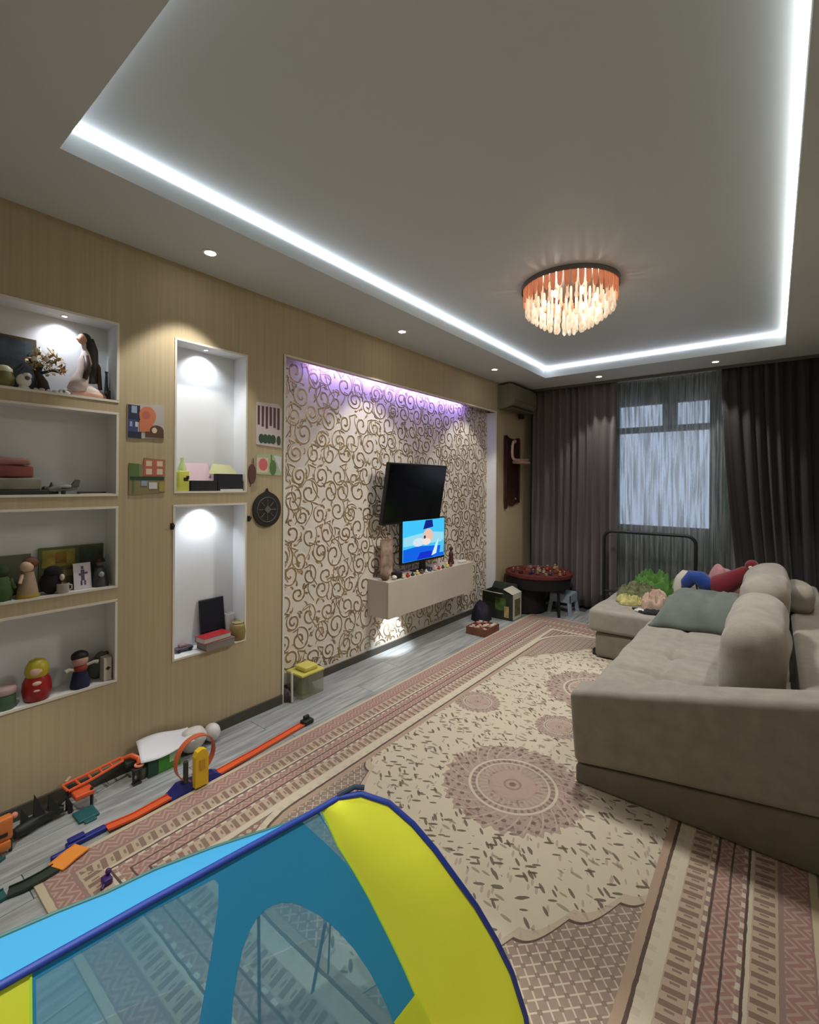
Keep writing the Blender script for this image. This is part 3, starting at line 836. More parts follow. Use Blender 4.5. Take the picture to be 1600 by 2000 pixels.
def small_tv():
    y0, y1, z0, z1, x = 3.195, 3.875, .757, 1.160, .022
    t = thing('small_television', 'small lit television showing a blue cartoon scene on the floating console', 'television', (x, 3.53, .672))
    MB().rbox(x - .035, x, y0, y1, z0, z1, r=.004).build('casing', M_BLACK, t)
    MB().rbox(x - .07, x + .065, 3.40, 3.66, .6725, .684, r=.004).box(x - .028, x - .012, 3.49, 3.57, .68, .80).build('stand', M_BLACK, t)
    def em(n, c, k): return emitter(n, lin(c)[:3], k * .55)
    s = MB().box(x + .0003, x + .0012, y0 + .012, y1 - .012, z0 + .022, z1 - .012).build('screen', em('screen_sky', (64, 190, 240), .95), t)
    W, Hh = y1 - y0, z1 - z0
    def flat(nm, poly, mtl, e):
        P_ = [(y0 + W * a, z0 + Hh * b) for a, b in poly]
        vs = [(x + .0012 + e, a, b) for a, b in P_]
        MB().add(vs, [tuple(range(len(vs)))]).build(nm, mtl, s)
    def ell(cx, cy, rx, ry, n=20): return [(cx + rx * math.cos(2 * PI * i / n), cy + ry * math.sin(2 * PI * i / n)) for i in range(n)]
    flat('pale_sky', [(.03, .40), (.97, .40), (.97, .62), (.6, .68), (.03, .60)], em('screen_pale', (150, 215, 235), .9), .0002)
    flat('sea', [(.025, .06), (.97, .06), (.97, .30), (.62, .34), (.35, .37), (.025, .33)], em('screen_sea', (20, 96, 220), .95), .0004)
    flat('sea_deep', [(.32, .06), (.70, .06), (.66, .22), (.40, .22)], em('screen_deep', (24, 50, 200), .9), .0006)
    flat('cloud', ell(.36, .46, .13, .10), em('screen_cloud', (205, 225, 235), .9), .0006)
    flat('face', ell(.58, .58, .12, .17), em('screen_face', (228, 190, 170), .9), .0008)
    flat('muzzle', ell(.54, .45, .10, .08), em('screen_muzzle', (240, 222, 210), .9), .0010)
    flat('hat', [(.46, .74), (.70, .78), (.68, .95), (.52, .95)], em('screen_hat', (18, 40, 130), .9), .0010)
    flat('splash', [(.66, .10), (.78, .14), (.84, .50), (.76, .36)], em('screen_splash', (210, 235, 245), .9), .0008)
    flat('pier', [(.86, .14), (.96, .14), (.96, .46), (.90, .40)], em('screen_pier', (90, 190, 225), .9), .0008)
    flat('eye', ell(.50, .56, .025, .04), em('screen_eye', (40, 60, 120), .9), .0012)
small_tv()
# clutter on the console
zc = .673
def lump(name, label, cat, c, r, mtl, grp=None, seed=0):
    m = MB().ball(c, r, 12, 8, fn=lambda p: p + Vector((noise.noise(p * 40 + Vector((seed, 1, 0))), noise.noise(p * 40 + Vector((seed, 5, 2))), 0)) * min(r) * .25 if isinstance(r, tuple) else p)
    return sset(m.build(name, mtl, None, True, 180), label, cat, grp)
rnd = random.Random(3)
cols = [(210, 190, 170), (190, 60, 50), (60, 60, 70), (220, 205, 120), (120, 80, 50), (230, 225, 220), (70, 90, 140)]
for i in range(12):
    y = 3.12 + i * .068; c = cols[i % len(cols)]; s = rnd.uniform(.010, .018)
    mt = mat('trinket_%d' % (i % 7), c, .6)
    nm = thing('small_trinket', ['tiny pale trinket', 'tiny red trinket', 'tiny dark trinket', 'tiny yellow trinket', 'tiny brown trinket', 'tiny white trinket', 'tiny blue trinket'][i % 7] + ' in the row on the console, place %s from its near end' % ['first', 'second', 'third', 'fourth', 'fifth', 'sixth', 'seventh', 'eighth', 'ninth', 'tenth', 'eleventh', 'twelfth'][i], 'trinket', (.098, y, zc), 'trinkets along the console front')
    MB().rbox(.098 - s, .098 + s, y - s * 1.1, y + s * 1.1, zc, zc + s * 1.4, r=.004).build('body', mt, nm)
    MB().ball((.098, y, zc + s * 1.9), s * .75, 10, 6).build('top', mt, nm, True)
lump('brown_pouch', 'round brown pouch on the near end of the console', 'pouch', (.04, 2.95, zc + .035), (.04, .035, .036), mat('brown_pouch_cloth', (116, 92, 70), .8), seed=3)
lump('white_trinket', 'small white object beside the brown pouch on the console', 'trinket', (.085, 3.02, zc + .018), (.025, .022, .018), mat('white_gloss', (222, 220, 212), .3), seed=4)
sset(MB().rbox(.02, .095, 3.05, 3.12, zc, zc + .05, r=.008).build('set_top_box', M_BLACK), 'small black box on the console before the lit television', 'box')
t = thing('dark_figurine', 'dark brown figurine at the far side of the lit television', 'figurine', (.03, 3.98, zc))
MB().lathe([(.03, 0), (.032, .02), (.02, .06), (.026, .10), (.014, .13), (.001, .14)], 14, T(.03, 3.98, zc)).build('body', mat('dark_brown_wood', (66, 30, 28), .5), t, True)
MB().ball((.03, 3.98, zc + .155), (.02, .02, .022), 12, 8).build('head', MATS['dark_brown_wood'], t, True)
sset(MB().rbox(.04, .09, 4.08, 4.19, zc, zc + .022, r=.006).build('white_case', MATS['white_gloss']), 'small white flat case at the far end of the console', 'case')
t = thing('photo_stand', 'pale brown photo stand left of the lit television', 'photo', (-.03, 3.05, zc))
MB().rbox(-.045, -.038, 2.985, 3.15, zc, zc + .33, r=.003, m=None).build('frame', mat('pale_wood', (150, 120, 100), .6), t)
MB().box(-.0378, -.037, 3.0, 3.135, zc + .02, zc + .31).build('print', mat('photo_print', (168, 146, 130), .5, var=.5, vscale=14), t)

# ------------------------------------------------------------------ air conditioner and board
def aircon():
    t = thing('air_conditioner', 'cream wall-mounted air conditioner beside the curtain under the ceiling', 'air conditioner', (0, 5.34, 2.4))
    prof = [(0.002, 2.655), (.16, 2.665), (.205, 2.65), (.225, 2.60), (.226, 2.50), (.215, 2.44), (.18, 2.41), (.10, 2.385), (.002, 2.38)]
    ya, yb = 5.02, 5.655
    n = len(prof)
    vs = [(x, ya, z) for x, z in prof] + [(x, yb, z) for x, z in prof]
    fs = [tuple(range(n)), tuple(range(2 * n - 1, n - 1, -1))] + [(i, n + i, n + (i + 1) % n, (i + 1) % n) for i in range(n)]
    MB().add(vs, fs).build('body', mat('aircon_plastic', (122, 120, 106), .4), t, True, 50)
    MB().rbox(.06, .20, ya + .03, yb - .03, 2.372, 2.386, r=.003, m=None).build('louver', mat('aircon_louver', (96, 92, 80), .5), t)
    MB().box(.2262, .2275, ya + .02, yb - .02, 2.462, 2.466).build('seam', mat('aircon_seam', (70, 68, 60), .6), t)
    MB().rbox(.02, .07, yb - .10, yb - .03, 2.32, 2.38, r=.01).build('drain_elbow', M_BLACK, t)
aircon()
def board():
    t = thing('wall_board', 'dark brown wooden board hanging under the air conditioner', 'board', (0, 5.40, 1.2))
    wood = mat('dark_red_wood', (62, 34, 26), .55, var=.35, vscale=7, stretch=(1, 4, .7))
    poly = [(5.185, 1.30), (5.20, 1.19), (5.235, 1.18), (5.26, 1.235), (5.40, 1.215), (5.50, 1.245), (5.60, 1.25), (5.60, 2.055), (5.575, 2.075), (5.45, 2.045), (5.30, 2.055), (5.23, 2.085), (5.18, 2.075)]
    vs = [(.004, a, b) for a, b in poly] + [(.026, a, b) for a, b in poly]; n = len(poly)
    fs = [tuple(range(n - 1, -1, -1)), tuple(range(n, 2 * n))] + [(i, (i + 1) % n, n + (i + 1) % n, n + i) for i in range(n)]
    MB().add(vs, fs).build('panel', wood, t)
    for (y0, y1, z0, z1) in ((5.20, 5.225, 1.30, 2.03), (5.56, 5.585, 1.30, 2.03)):
        MB().rbox(.026, .036, y0, y1, z0, z1, r=.003).build('rail', wood, t)
    MB().lathe([(.001, .0), (.012, .0), (.010, .006), (.001, .007)], 10, T(.027, 5.47, 1.30) @ RY(PI / 2)).build('pale_stud', mat('pale_stud', (170, 166, 158), .5), t, True)
    pk = mat('pale_pink_plastic', (206, 168, 156), .5)
    t = thing('pink_loop', 'pale pink bent tube bracket reaching out from the brown board', 'bracket', (.03, 5.28, 1.8))
    pts = [(.04, 5.42, 2.01), (.10, 5.30, 2.012), (.115, 5.215, 1.995), (.118, 5.185, 1.95), (.118, 5.18, 1.86), (.118, 5.19, 1.815), (.12, 5.225, 1.785), (.125, 5.30, 1.78), (.14, 5.42, 1.785), (.15, 5.56, 1.79)]
    MB().tube(pts, .016, 10).build('tube', pk, t, True)
    MB().rbox(.03, .17, 5.36, 5.60, 1.742, 1.772, r=.01).build('shelf', pk, t)
board()
# ------------------------------------------------------------------ pop-up play tent
def tent():
    t = thing('pop_up_play_tent', 'blue and lime yellow pop-up play tent with mesh windows on the rug', 'tent', (1.75, .6, ZR))
    blue = transp_mat('tent_blue', (62, 156, 204), 0, .5)
    lblue = transp_mat('tent_light_blue', (74, 160, 212), 0, .35)
    yel = transp_mat('tent_yellow', (240, 246, 78), 0, .38)
    mesh = transp_mat('tent_mesh', (116, 174, 202), .44, .5, tint=(.66, .84, .92))
    navy = mat('tent_piping', (16, 48, 130), .6)
    A = Vector((1.686, .177, .72)); e1 = Vector((.147, .989, 0)); nn = Vector((.989, -.147, 0)); dn = nn * .176 - Vector((0, 0, 1))
    zt = .72 - ZR
    def P(s, h, off=0): return A + e1 * s + dn * h + nn * off
    def panel(name, outer, holes, mtl, off=0, back=False):
        fnp = PB if back else P
        loops = [[Vector((s, h, 0)) for s, h in outer]] + [[Vector((s, h, 0)) for s, h in hl] for hl in holes]
        tris = tessellate_polygon(loops); flat = [q for l in loops for q in l]
        MB().add([fnp(q.x, q.y, off) for q in flat], [tuple(tr) for tr in tris]).build(name, mtl, t)
    edge = [(.561, .009), (.601, .096), (.640, .172), (.674, .244), (.724, .362), (.760, .452), (.786, .525), (.82, .60), (.852, zt)]
    gap = [(.515, .008), (.555, .008), (.586, .064), (.605, .112), (.640, .186), (.620, .145), (.574, .083)]
    arch = [(.330, .66), (.332, .34), (.334, .281), (.339, .249), (.352, .201), (.365, .170), (.379, .149), (.395, .136), (.417, .130), (.435, .131), (.453, .137), (.475, .149), (.496, .166), (.540, .211), (.584, .269), (.621, .327), (.659, .40), (.686, .465), (.706, .52), (.726, .60), (.735, .66)]
    left = [(.042, .018), (.20, .014), (.318, .020), (.324, .030), (.322, .067), (.304, .142), (.277, .235), (.262, .40), (.258, .64), (.044, .64)]
    outer = [(.036, .001), (.558, .001)] + edge + [(.036, zt)]
    # blue sheet of the long side with its three mesh windows
    panel('side_sheet', outer, [gap, arch, left], blue)
    panel('mesh_window', gap, [], mesh, -.001); panel('mesh_window', arch, [], mesh, -.001); panel('mesh_window', left, [], mesh, -.001)
    panel('yellow_strip', [(-.02, .001), (.036, .001), (.036, zt), (-.02, zt)], [], yel, .0004)
    panel('yellow_flap', [(.786, .525), (.712, .535), (.735, .60), (.76, zt), (.852, zt), (.82, .60)], [], yel, .003)
    # straps hanging inside the arch
    for (s0, h0, s1, h1, w) in ((.554, .236, .511, .350, .0042), (.402, .138, .389, .36, .0032), (.566, .246, .553, .34, .0022)):
        MB().add([P(s0 - w, h0, -.004), P(s0 + w, h0, -.004), P(s1 + w, h1, -.008), P(s1 - w, h1, -.008)], [(0, 1, 2, 3)]).build('tie_strap', mat('strap_blue', (40, 84, 116), .8), t, solid=.0015)
    # end panel, a curved lime sheet up to the end hoop
    hoop = [(1.776, .783, .722), (1.815, .822, .728), (1.868, .865, .705), (1.918, .897, .658), (1.963, .926, .600), (2.002, .962, .525), (2.033, 1.002, .45), (2.064, 1.048, .35), (2.087, 1.09, .25), (2.107, 1.129, .12), (2.114, 1.148, ZR + .002)]
    ed = [P(s, h) for s, h in edge]; ed[0] = P(.565, .003)
    def samp(L, u):
        L = [Vector(q) for q in L]; ds = [0]
        for i in range(1, len(L)): ds.append(ds[-1] + (L[i] - L[i - 1]).length)
        d = u * ds[-1]
        for i in range(1, len(L)):
            if d <= ds[i] + 1e-9:
                f = (d - ds[i - 1]) / max(1e-9, ds[i] - ds[i - 1]); return L[i - 1].lerp(L[i], f)
        return L[-1]
    def endfn(u, v):
        a, b = samp(ed, u), samp(hoop, u); p = a.lerp(b, v)
        return p + (nn * .6 - Vector((0, 1, 0)) * .2) * (.022 * math.sin(PI * v) * min(1, u * 3) + .006 * math.sin(u * 9 + v * 6) * math.sin(PI * v) - .020 * max(0, 1 - abs(v - .30 - .25 * (1 - u)) / .10) * max(0, u - .45))
    MB().grid(40, 14, endfn).build('end_panel', yel, t, True, 180)
    # roof and far side
    rb = [(1.53, -.05, .72), (1.588, .196, .72), (1.608, .268, .72), (1.635, .338, .722), (1.650, .414, .722), (1.687, .519, .721), (1.749, .653, .721), (1.774, .76, .721)]
    rf = [P(-.25, 0), P(0, 0), P(.565, .0)]
    def roof(u, v):
        a, b = samp(rf, u), samp(rb, u); p = a.lerp(b, v); p.z += .004 * math.sin(PI * v); return p
    MB().grid(24, 4, roof).build('roof_sheet', lblue, t, True, 180)
    def far(u, v):
        a = samp(rb, u); b = Vector((a.x - .62 + .28 * u, a.y + .25 * u, ZR + .002)); p = a.lerp(b, v); p.x -= .03 * math.sin(PI * v); return p
    MB().grid(24, 10, far).build('far_mesh', transp_mat('tent_far_mesh', (92, 150, 180), .62, .5, tint=(.75, .88, .95)), t, True, 180)
    # far end strip in yellow and blue joining hoop to far side
    def farend(u, v):
        a = samp(hoop, u); b0 = far(1.0, u); p = a.lerp(Vector(b0), v); p.y += .05 * math.sin(PI * v) * u; return p
    MB().grid(16, 10, farend).build('far_end_mesh', MATS.get('x') or transp_mat('tent_end_mesh', (110, 160, 180), .66, .5), t, True, 180)
    # piping
    MB().tube([P(-.25, 0), P(0, 0), P(.2, -.002), P(.4, -.001), P(.56, 0)] + hoop, .0068, 10).build('piping', navy, t, True)
    MB().tube(rb + [(1.776, .783, .722)], .004, 8).build('piping', mat('tent_piping_green', (40, 92, 92), .6), t, True)
    MB().tube([P(.565, .0)] + ed[1:], .0028, 6).build('seam_piping', mat('tent_lime_seam', (176, 220, 70), .6), t, True)
    MB().tube([P(.036, 0), P(.036, zt)], .0022, 6).build('seam_piping', MATS['tent_lime_seam'], t, True)
    MB().tube([(1.774, .783, .726), (1.800, .815, .742), (1.816, .832, .738)], .006, 8).build('corner_loop', mat('loop_dark', (22, 40, 62), .7), t, True)
tent()

# ------------------------------------------------------------------ corner by the air conditioner
def toy_table():
    cx, cy, z, R = .425, 5.27, .452, .385
    t = thing('toy_table', 'round dark red table with a raised rim and black skirt in the corner', 'table', (cx, cy, 0))
    dk = mat('table_skirt_black', (20, 17, 18), .8)
    red = mat('table_dark_red', (92, 34, 30), .6, var=.25, vscale=9)
    MB().lathe([(R * .90, z - .15), (R * .91, z - .15), (R * .95, z - .03), (R * .90, z - .03)], 36, T(cx, cy, 0)).build('apron', dk, t, True)
    MB().lathe([(.215, .002), (.235, .02), (.23, z - .08), (.14, z - .032)], 24, T(cx - .14, cy - .06, 0)).build('dark_filler_drum', dk, t, True)  # black drum added to fill the dark area under the table
    for a in (1.9, 3.3, 4.4, 5.85):
        MB().tube([(cx + R * .84 * math.cos(a), cy + R * .84 * math.sin(a), .001), (cx + R * .80 * math.cos(a), cy + R * .80 * math.sin(a), z - .04)], .016, 10).build('leg', dk, t, True)
    MB().lathe([(R * .2, z - .032), (R * .96, z - .03), (R, z - .02), (R, z + .012), (R * .96, z + .016), (R * .93, z), (.001, z)], 36, T(cx, cy, 0)).build('top', red, t, True)
    rnd = random.Random(9)
    cl = [('red', (134, 40, 36)), ('cream', (150, 124, 86)), ('brown', (84, 54, 40)), ('pale', (146, 140, 130)), ('dark blue', (40, 44, 70)), ('orange', (140, 76, 46)), ('maroon', (80, 26, 30))]
    k = 0; placed = []
    while k < 21:
        a = rnd.uniform(0, 2 * PI); r = R * .80 * math.sqrt(rnd.random()); x, y = cx + r * math.cos(a), cy + r * math.sin(a)
        if any((x - p) ** 2 + (y - q) ** 2 < .0045 for p, q in placed): continue
        placed.append((x, y))
        nm, c = cl[k % 7]; s = rnd.uniform(.018, .028)
        sec = ['sofa side', 'curtain side', 'corner side', 'wall side', 'carton side', 'rug side'][int(a / (PI / 3)) % 6]
        g = thing('table_toy', 'tiny %s toy %s on the round red table, %s, %s' % (nm, 'block' if k % 3 == 0 else 'peg', 'outer' if r > R * .5 else 'middle', sec), 'toy', (x, y, z + .001), 'toys on the round table')
        if k % 3 == 0:
            MB().rbox(-s, s, -s * .7, s * .7, 0, s * 1.5, r=.005, m=T(x, y, z + .001) @ RZ(a)).build('body', mat('table_toy_%s' % nm.replace(' ', '_'), c, .5), g)
            MB().rbox(-s * .5, s * .5, -s * .4, s * .4, s * 1.5, s * 2.3, r=.003, m=T(x, y, z + .001) @ RZ(a)).build('cap', mat('table_toy_brown', (110, 70, 50), .5), g)
        else:
            MB().lathe([(s * .7, 0), (s, s * .4), (s * .8, s * 1.3), (s * .4, s * 1.7)], 10, T(x, y, z + .001)).build('body', mat('table_toy_%s' % nm.replace(' ', '_'), c, .5), g, True)
            MB().ball((x, y, z + s * 2.1), s * .55, 9, 6).build('head', mat('table_toy_cream', (206, 176, 120), .5), g, True)
        k += 1
toy_table()
def stool():
    cx, cy = .665, 5.42; zt = .232
    t = thing('plastic_stool', 'small pale blue grey plastic stool before the dark curtain', 'stool', (cx, cy, 0))
    m_ = mat('stool_plastic', (150, 166, 180), .45)
    R0, R1 = .118, .142
    MB().rbox(cx - R0, cx + R0, cy - R0, cy + R0, zt - .022, zt, r=.02, k=3).build('seat', m_, t, True)
    for sx in (-1, 1):
        for sy in (-1, 1):
            vs = []; w = .036
            for (zz, R) in ((0.0, R1), (zt - .02, R0 - .006)):
                for (dx, dy) in ((0, 0), (-w, 0), (-w, -w), (0, -w)):
                    vs.append((cx + sx * (R + dx), cy + sy * (R + dy), zz))
            MB().add(vs, [(0, 1, 2, 3), (7, 6, 5, 4), (0, 4, 5, 1), (1, 5, 6, 2), (2, 6, 7, 3), (3, 7, 4, 0)]).build('leg', m_, t)
    a = R0 + .006
    ap = MB()
    for (x0, x1, y0, y1) in ((-a, a, -a, -a + .008), (-a, a, a - .008, a), (-a, -a + .008, -a, a), (a - .008, a, -a, a)):
        ap.box(cx + x0, cx + x1, cy + y0, cy + y1, zt - .10, zt - .015)
    ap.build('apron', m_, t)
stool()
def carton():
    x0, x1, y0, y1, h = .015, .385, 4.66, 4.885, .285
    t = thing('open_carton', 'dark green printed carton with open white flaps by the recess end', 'box', (.2, 4.75, 0))
    out = mat('carton_dark_print', (40, 46, 34), .6, var=.5, vscale=9); wh = mat('carton_white', (196, 192, 178), .7)
    w = .006
    MB().box(x0, x1, y0, y0 + w, .001, h).build('front_wall', out, t)
    MB().box(x0, x1, y1 - w, y1, .001, h).build('rear_wall', out, t)
    MB().box(x0, x0 + w, y0, y1, .001, h).build('wall_side', out, t)
    p = MB().box(x1 - w, x1, y0 + w, y1 - w, .001, h).build('end_wall', wh, t)
    MB().box(x1 + .0004, x1 + .0012, y0 + .05, y1 - .04, .04, h - .06).build('print', mat('carton_end_print', (96, 92, 66), .6, var=.7, vscale=16), p)
    MB().box(x0, x1, y0, y1, .001, .006).build('bottom', out, t)
    f = MB(); f.add([(x0, y0, h), (x0 + .26, y0, h), (x0 + .28, y0 - .10, h + .02), (x0 - .0, y0 - .09, h + .035)], [(0, 1, 2, 3)]); f.build('flap', wh, t, solid=.004)
    f = MB(); f.add([(x1, y0, h), (x1, y1, h), (x1 - .11, y1 - .01, h + .05), (x1 - .12, y0 + .01, h + .045)], [(0, 1, 2, 3)]); f.build('flap', wh, t, solid=.004)
    f = MB(); f.add([(x0, y1, h), (x1 - .05, y1, h), (x1 - .07, y1 + .03, h + .07), (x0 + .02, y1 + .03, h + .07)], [(0, 1, 2, 3)]); f.build('flap', out, t, solid=.004)
    MB().box(x0 + .16, x0 + .29, y0 - .0014, y0 - .0004, .10, .235).build('green_picture', mat('carton_green', (74, 104, 44), .6, var=.6, vscale=12), t)
    MB().box(x0 + .27, x0 + .325, y0 - .0020, y0 - .0006, .03, .15).build('tan_picture', mat('carton_tan', (172, 146, 96), .6, var=.4, vscale=14), t)
carton()
heap('navy_bag', 'dark navy bag slumped against the green carton', 'bag', .095, 4.50, .001, .10, .115, .20, mat('navy_bag_cloth', (28, 26, 44), .8), 31, .3, 7)
def tray():
    x0, x1, y0, y1, h = .20, .425, 4.00, 4.27, .075
    t = thing('wooden_tray', 'low brown wooden tray of small pieces at the rug edge', 'tray', (.31, 4.13, 0))
    wd = mat('tray_brown', (112, 66, 48), .6, var=.3, vscale=8)
    MB().rbox(x0, x1, y0, y0 + .014, .001, h, r=.003).build('side', wd, t); MB().rbox(x0, x1, y1 - .014, y1, .001, h, r=.003).build('side', wd, t)
    MB().rbox(x0, x0 + .014, y0 + .014, y1 - .014, .001, h, r=.003).build('side', wd, t); MB().rbox(x1 - .014, x1, y0 + .014, y1 - .014, .001, h, r=.003).build('side', wd, t)
    MB().box(x0 + .01, x1 - .01, y0 + .01, y1 - .01, .001, .010).build('bottom', wd, t)
    rnd = random.Random(4)
    cl = [('white', (216, 206, 200)), ('pink', (200, 130, 120)), ('brown', (90, 60, 50)), ('cream', (214, 190, 150))]
    k = 0
    for i in range(4):
        for j in range(5):
            x = x0 + .034 + i * .052; y = y0 + .036 + j * .050; s = rnd.uniform(.014, .020); n_, c = cl[(i * 5 + j * 3) % 4]
            o = MB().rbox(-s, s, -s * .9, s * .9, 0, s * 2 + .03, r=.005, m=T(x, y, .011) @ RZ(rnd.uniform(0, 1.5))).build('tray_piece', mat('tray_piece_' + n_, c, .5))
            sset(o, 'small %s piece in the brown tray, %s row from wall, %s from near end' % (n_, ['first', 'second', 'third', 'fourth'][i], ['first', 'second', 'third', 'fourth', 'last'][j]), 'toy', 'pieces in the brown tray')
tray()

# ------------------------------------------------------------------ plastic bin at the near end of the recess
def bin_():
    t = thing('clear_bin', 'clear plastic bin with a yellow lid at the foot of the swirl wallpaper', 'bin', (0, 2.16, 0))
    cl = transp_mat('clear_plastic', (190, 190, 170), .74, .4)
    x0, x1, y0, y1, h = -.09, .075, 2.06, 2.25, .15
    for (a, b, c, d) in ((x0, x0 + .003, y0, y1), (x1 - .003, x1, y0, y1), (x0, x1, y0, y0 + .003), (x0, x1, y1 - .003, y1)):
        MB().box(a, b, c, d, .001, h).build('side', cl, t)
    MB().box(x0, x1, y0, y1, .001, .004).build('bottom', cl, t)
    MB().rbox(x0 - .006, x1 + .006, y0 - .006, y1 + .006, h, h + .016, r=.005).build('lid', mat('bin_yellow_lid', (206, 196, 96), .5), t)
    MB().rbox(x0 + .03, x1 - .02, y0 + .04, y1 - .03, h + .016, h + .05, r=.012, k=2).build('handle', MATS['bin_yellow_lid'], t, True)
    heap('green_item', 'grey green folded item inside the clear bin', 'cloth', -.01, 2.155, .006, .05, .065, .09, mat('bin_content', (120, 126, 92), .8, var=.3, vscale=14), 41, .3, 8)
bin_()
sset(MB().tube([(.05, 1.995, .004), (.046, 1.995, .20)], .008, 10).build('white_stick', mat('white_stick_paint', (214, 212, 204), .4), None, True), 'thin white upright stick on the floor at the recess corner', 'stick')
heap('dark_cloth', 'small dark cloth lump behind the white stick at the recess corner', 'cloth', -.02, 1.995, .001, .055, .035, .075, mat('dark_lump', (70, 66, 62), .9), 43, .4, 9)

# ------------------------------------------------------------------ niche contents
def fig(name, label, cat, x, y, z, parts, group=None):
    """parts: (part name, MB in local coordinates with z up, material)"""
    t = thing(name, label, cat, (x, y, z), group)
    for nm, mb, mt in parts:
        mm = MB(); mm.add(mb.v, mb.f, T(x, y, z)); mm.build(nm, mt, t, True, 60)
    return t
def B(): return MB()
z1, z2, z3, z4 = 1.8865, 1.4185, .9585, .4865
# top niche
def picture():
    t = thing('leaning_picture', 'dark framed picture leaning at the back of the top niche', 'picture', (-.10, .53, z1))
    m_ = T(-.095, 0, z1) @ RY(-.10)
    MB().rbox(-.012, 0, .40, .642, .001, .255, r=.003, m=m_).build('frame', mat('picture_frame_gold', (92, 70, 36), .4, metal=.3), t)
    MB().box(.0004, .0012, .412, .630, .012, .243, m=m_).build('canvas', mat('picture_dark', (58, 68, 74), .6, var=.8, vscale=11), t)
picture()
def gold_tree():
    t = thing('golden_tree', 'small ornamental tree with golden leaves and dark trunk before the picture', 'ornament', (-.06, .66, z1))
    br = mat('dark_trunk', (52, 48, 46), .6)
    x, y = -.055, .635
    tr = MB().tube([(x, y + .02, z1 + .001), (x, y + .015, z1 + .05), (x, y - .005, z1 + .09), (x, y + .01, z1 + .13)], [.028, .020, .014, .010], 10)
    tr.tube([(x, y - .002, z1 + .085), (x, y + .05, z1 + .11), (x, y + .085, z1 + .105)], [.008, .006, .003], 7)
    tr.tube([(x, y, z1 + .10), (x, y - .04, z1 + .15)], [.008, .003], 7)
    tr.build('trunk', br, t, True, 180)
    rnd = random.Random(2); m_ = MB()
    for i in range(170):
        a = rnd.uniform(0, 2 * PI); r = math.sqrt(rnd.random()); py = y + .03 + .075 * r * math.cos(a); pz = z1 + .145 + .058 * r * math.sin(a) - .35 * max(0, py - y - .06); px = x + rnd.uniform(-.035, .035)
        d = Vector((rnd.uniform(-1, 1), rnd.uniform(-1, 1), rnd.uniform(-1, 1))).normalized(); e = d.cross(Vector((.3, .5, .8))).normalized()
        c = Vector((px, py, pz)); L, w = rnd.uniform(.010, .017), rnd.uniform(.005, .008)
        nrm = d.cross(e) * .002
        m_.add([c - d * L, c + e * w + nrm, c + d * L, c - e * w + nrm], [(0, 1, 2, 3)])
    m_.build('leaves', mat('golden_leaves', (176, 148, 92), .4, metal=.35, var=.4, vscale=40), t, kind='stuff', solid=.001)
    sp = mat('white_blossom', (226, 218, 200), .5)
    for (dy, dz) in ((-.035, .185), (-.045, .145), (.0, .15)):
        MB().ball((x + .035, y + dy + .02, z1 + dz), .011, 10, 7).build('blossom', sp, t, True)
gold_tree()
fig('olive_pot', 'round olive pot with a cream lid beside the leaning picture', 'pot', -.055, .512, z1, [('body', B().lathe([(.022, 0), (.038, .02), (.040, .05), (.030, .07)], 18), mat('olive_glaze', (120, 116, 66), .35)), ('lid', B().lathe([(.032, .07), (.030, .085), (.016, .098), (.001, .101)], 18), mat('cream_lid', (214, 210, 170), .4))])
fig('white_rose', 'white porcelain rose with a grey heart before the golden tree trunk', 'ornament', -.025, .575, z1, [('petals', B().ball((0, 0, .040), (.02, .028, .030), 14, 9).ball((.006, .01, .06), (.016, .018, .016), 10, 7).lathe([(.026, 0), (.02, .01), (.012, .02)], 14), mat('porcelain', (226, 226, 220), .25)), ('heart', B().ball((.020, .008, .05), (.004, .010, .010), 10, 6), mat('grey_heart', (90, 94, 96), .4))])
rnd = random.Random(1)
for i in range(6):
    y = .615 + i * .024
    s = rnd.uniform(.007, .011)
    o = MB().ball((-.018 + rnd.uniform(-.006, .006), y, z1 + s * .8 + .0005), (s, s * 1.2, s * .8), 10, 7).build('white_pebble', mat('pebble_white', (206, 204, 192), .5), None, True)
    sset(o, 'small white pebble, %s of the row towards the kneeling figurine on the top niche edge' % ['first', 'second', 'third', 'fourth', 'fifth', 'sixth'][i], 'pebble', 'white pebbles in the top niche')
fig('shell_ornament', 'little white shell ornament with dark centre left of the kneeling figurine', 'ornament', -.05, .728, z1, [('shell', B().ball((0, 0, .016), (.014, .020, .015), 12, 8), MATS['porcelain']), ('centre', B().ball((.010, 0, .018), (.005, .008, .007), 8, 6), MATS['grey_heart'])])
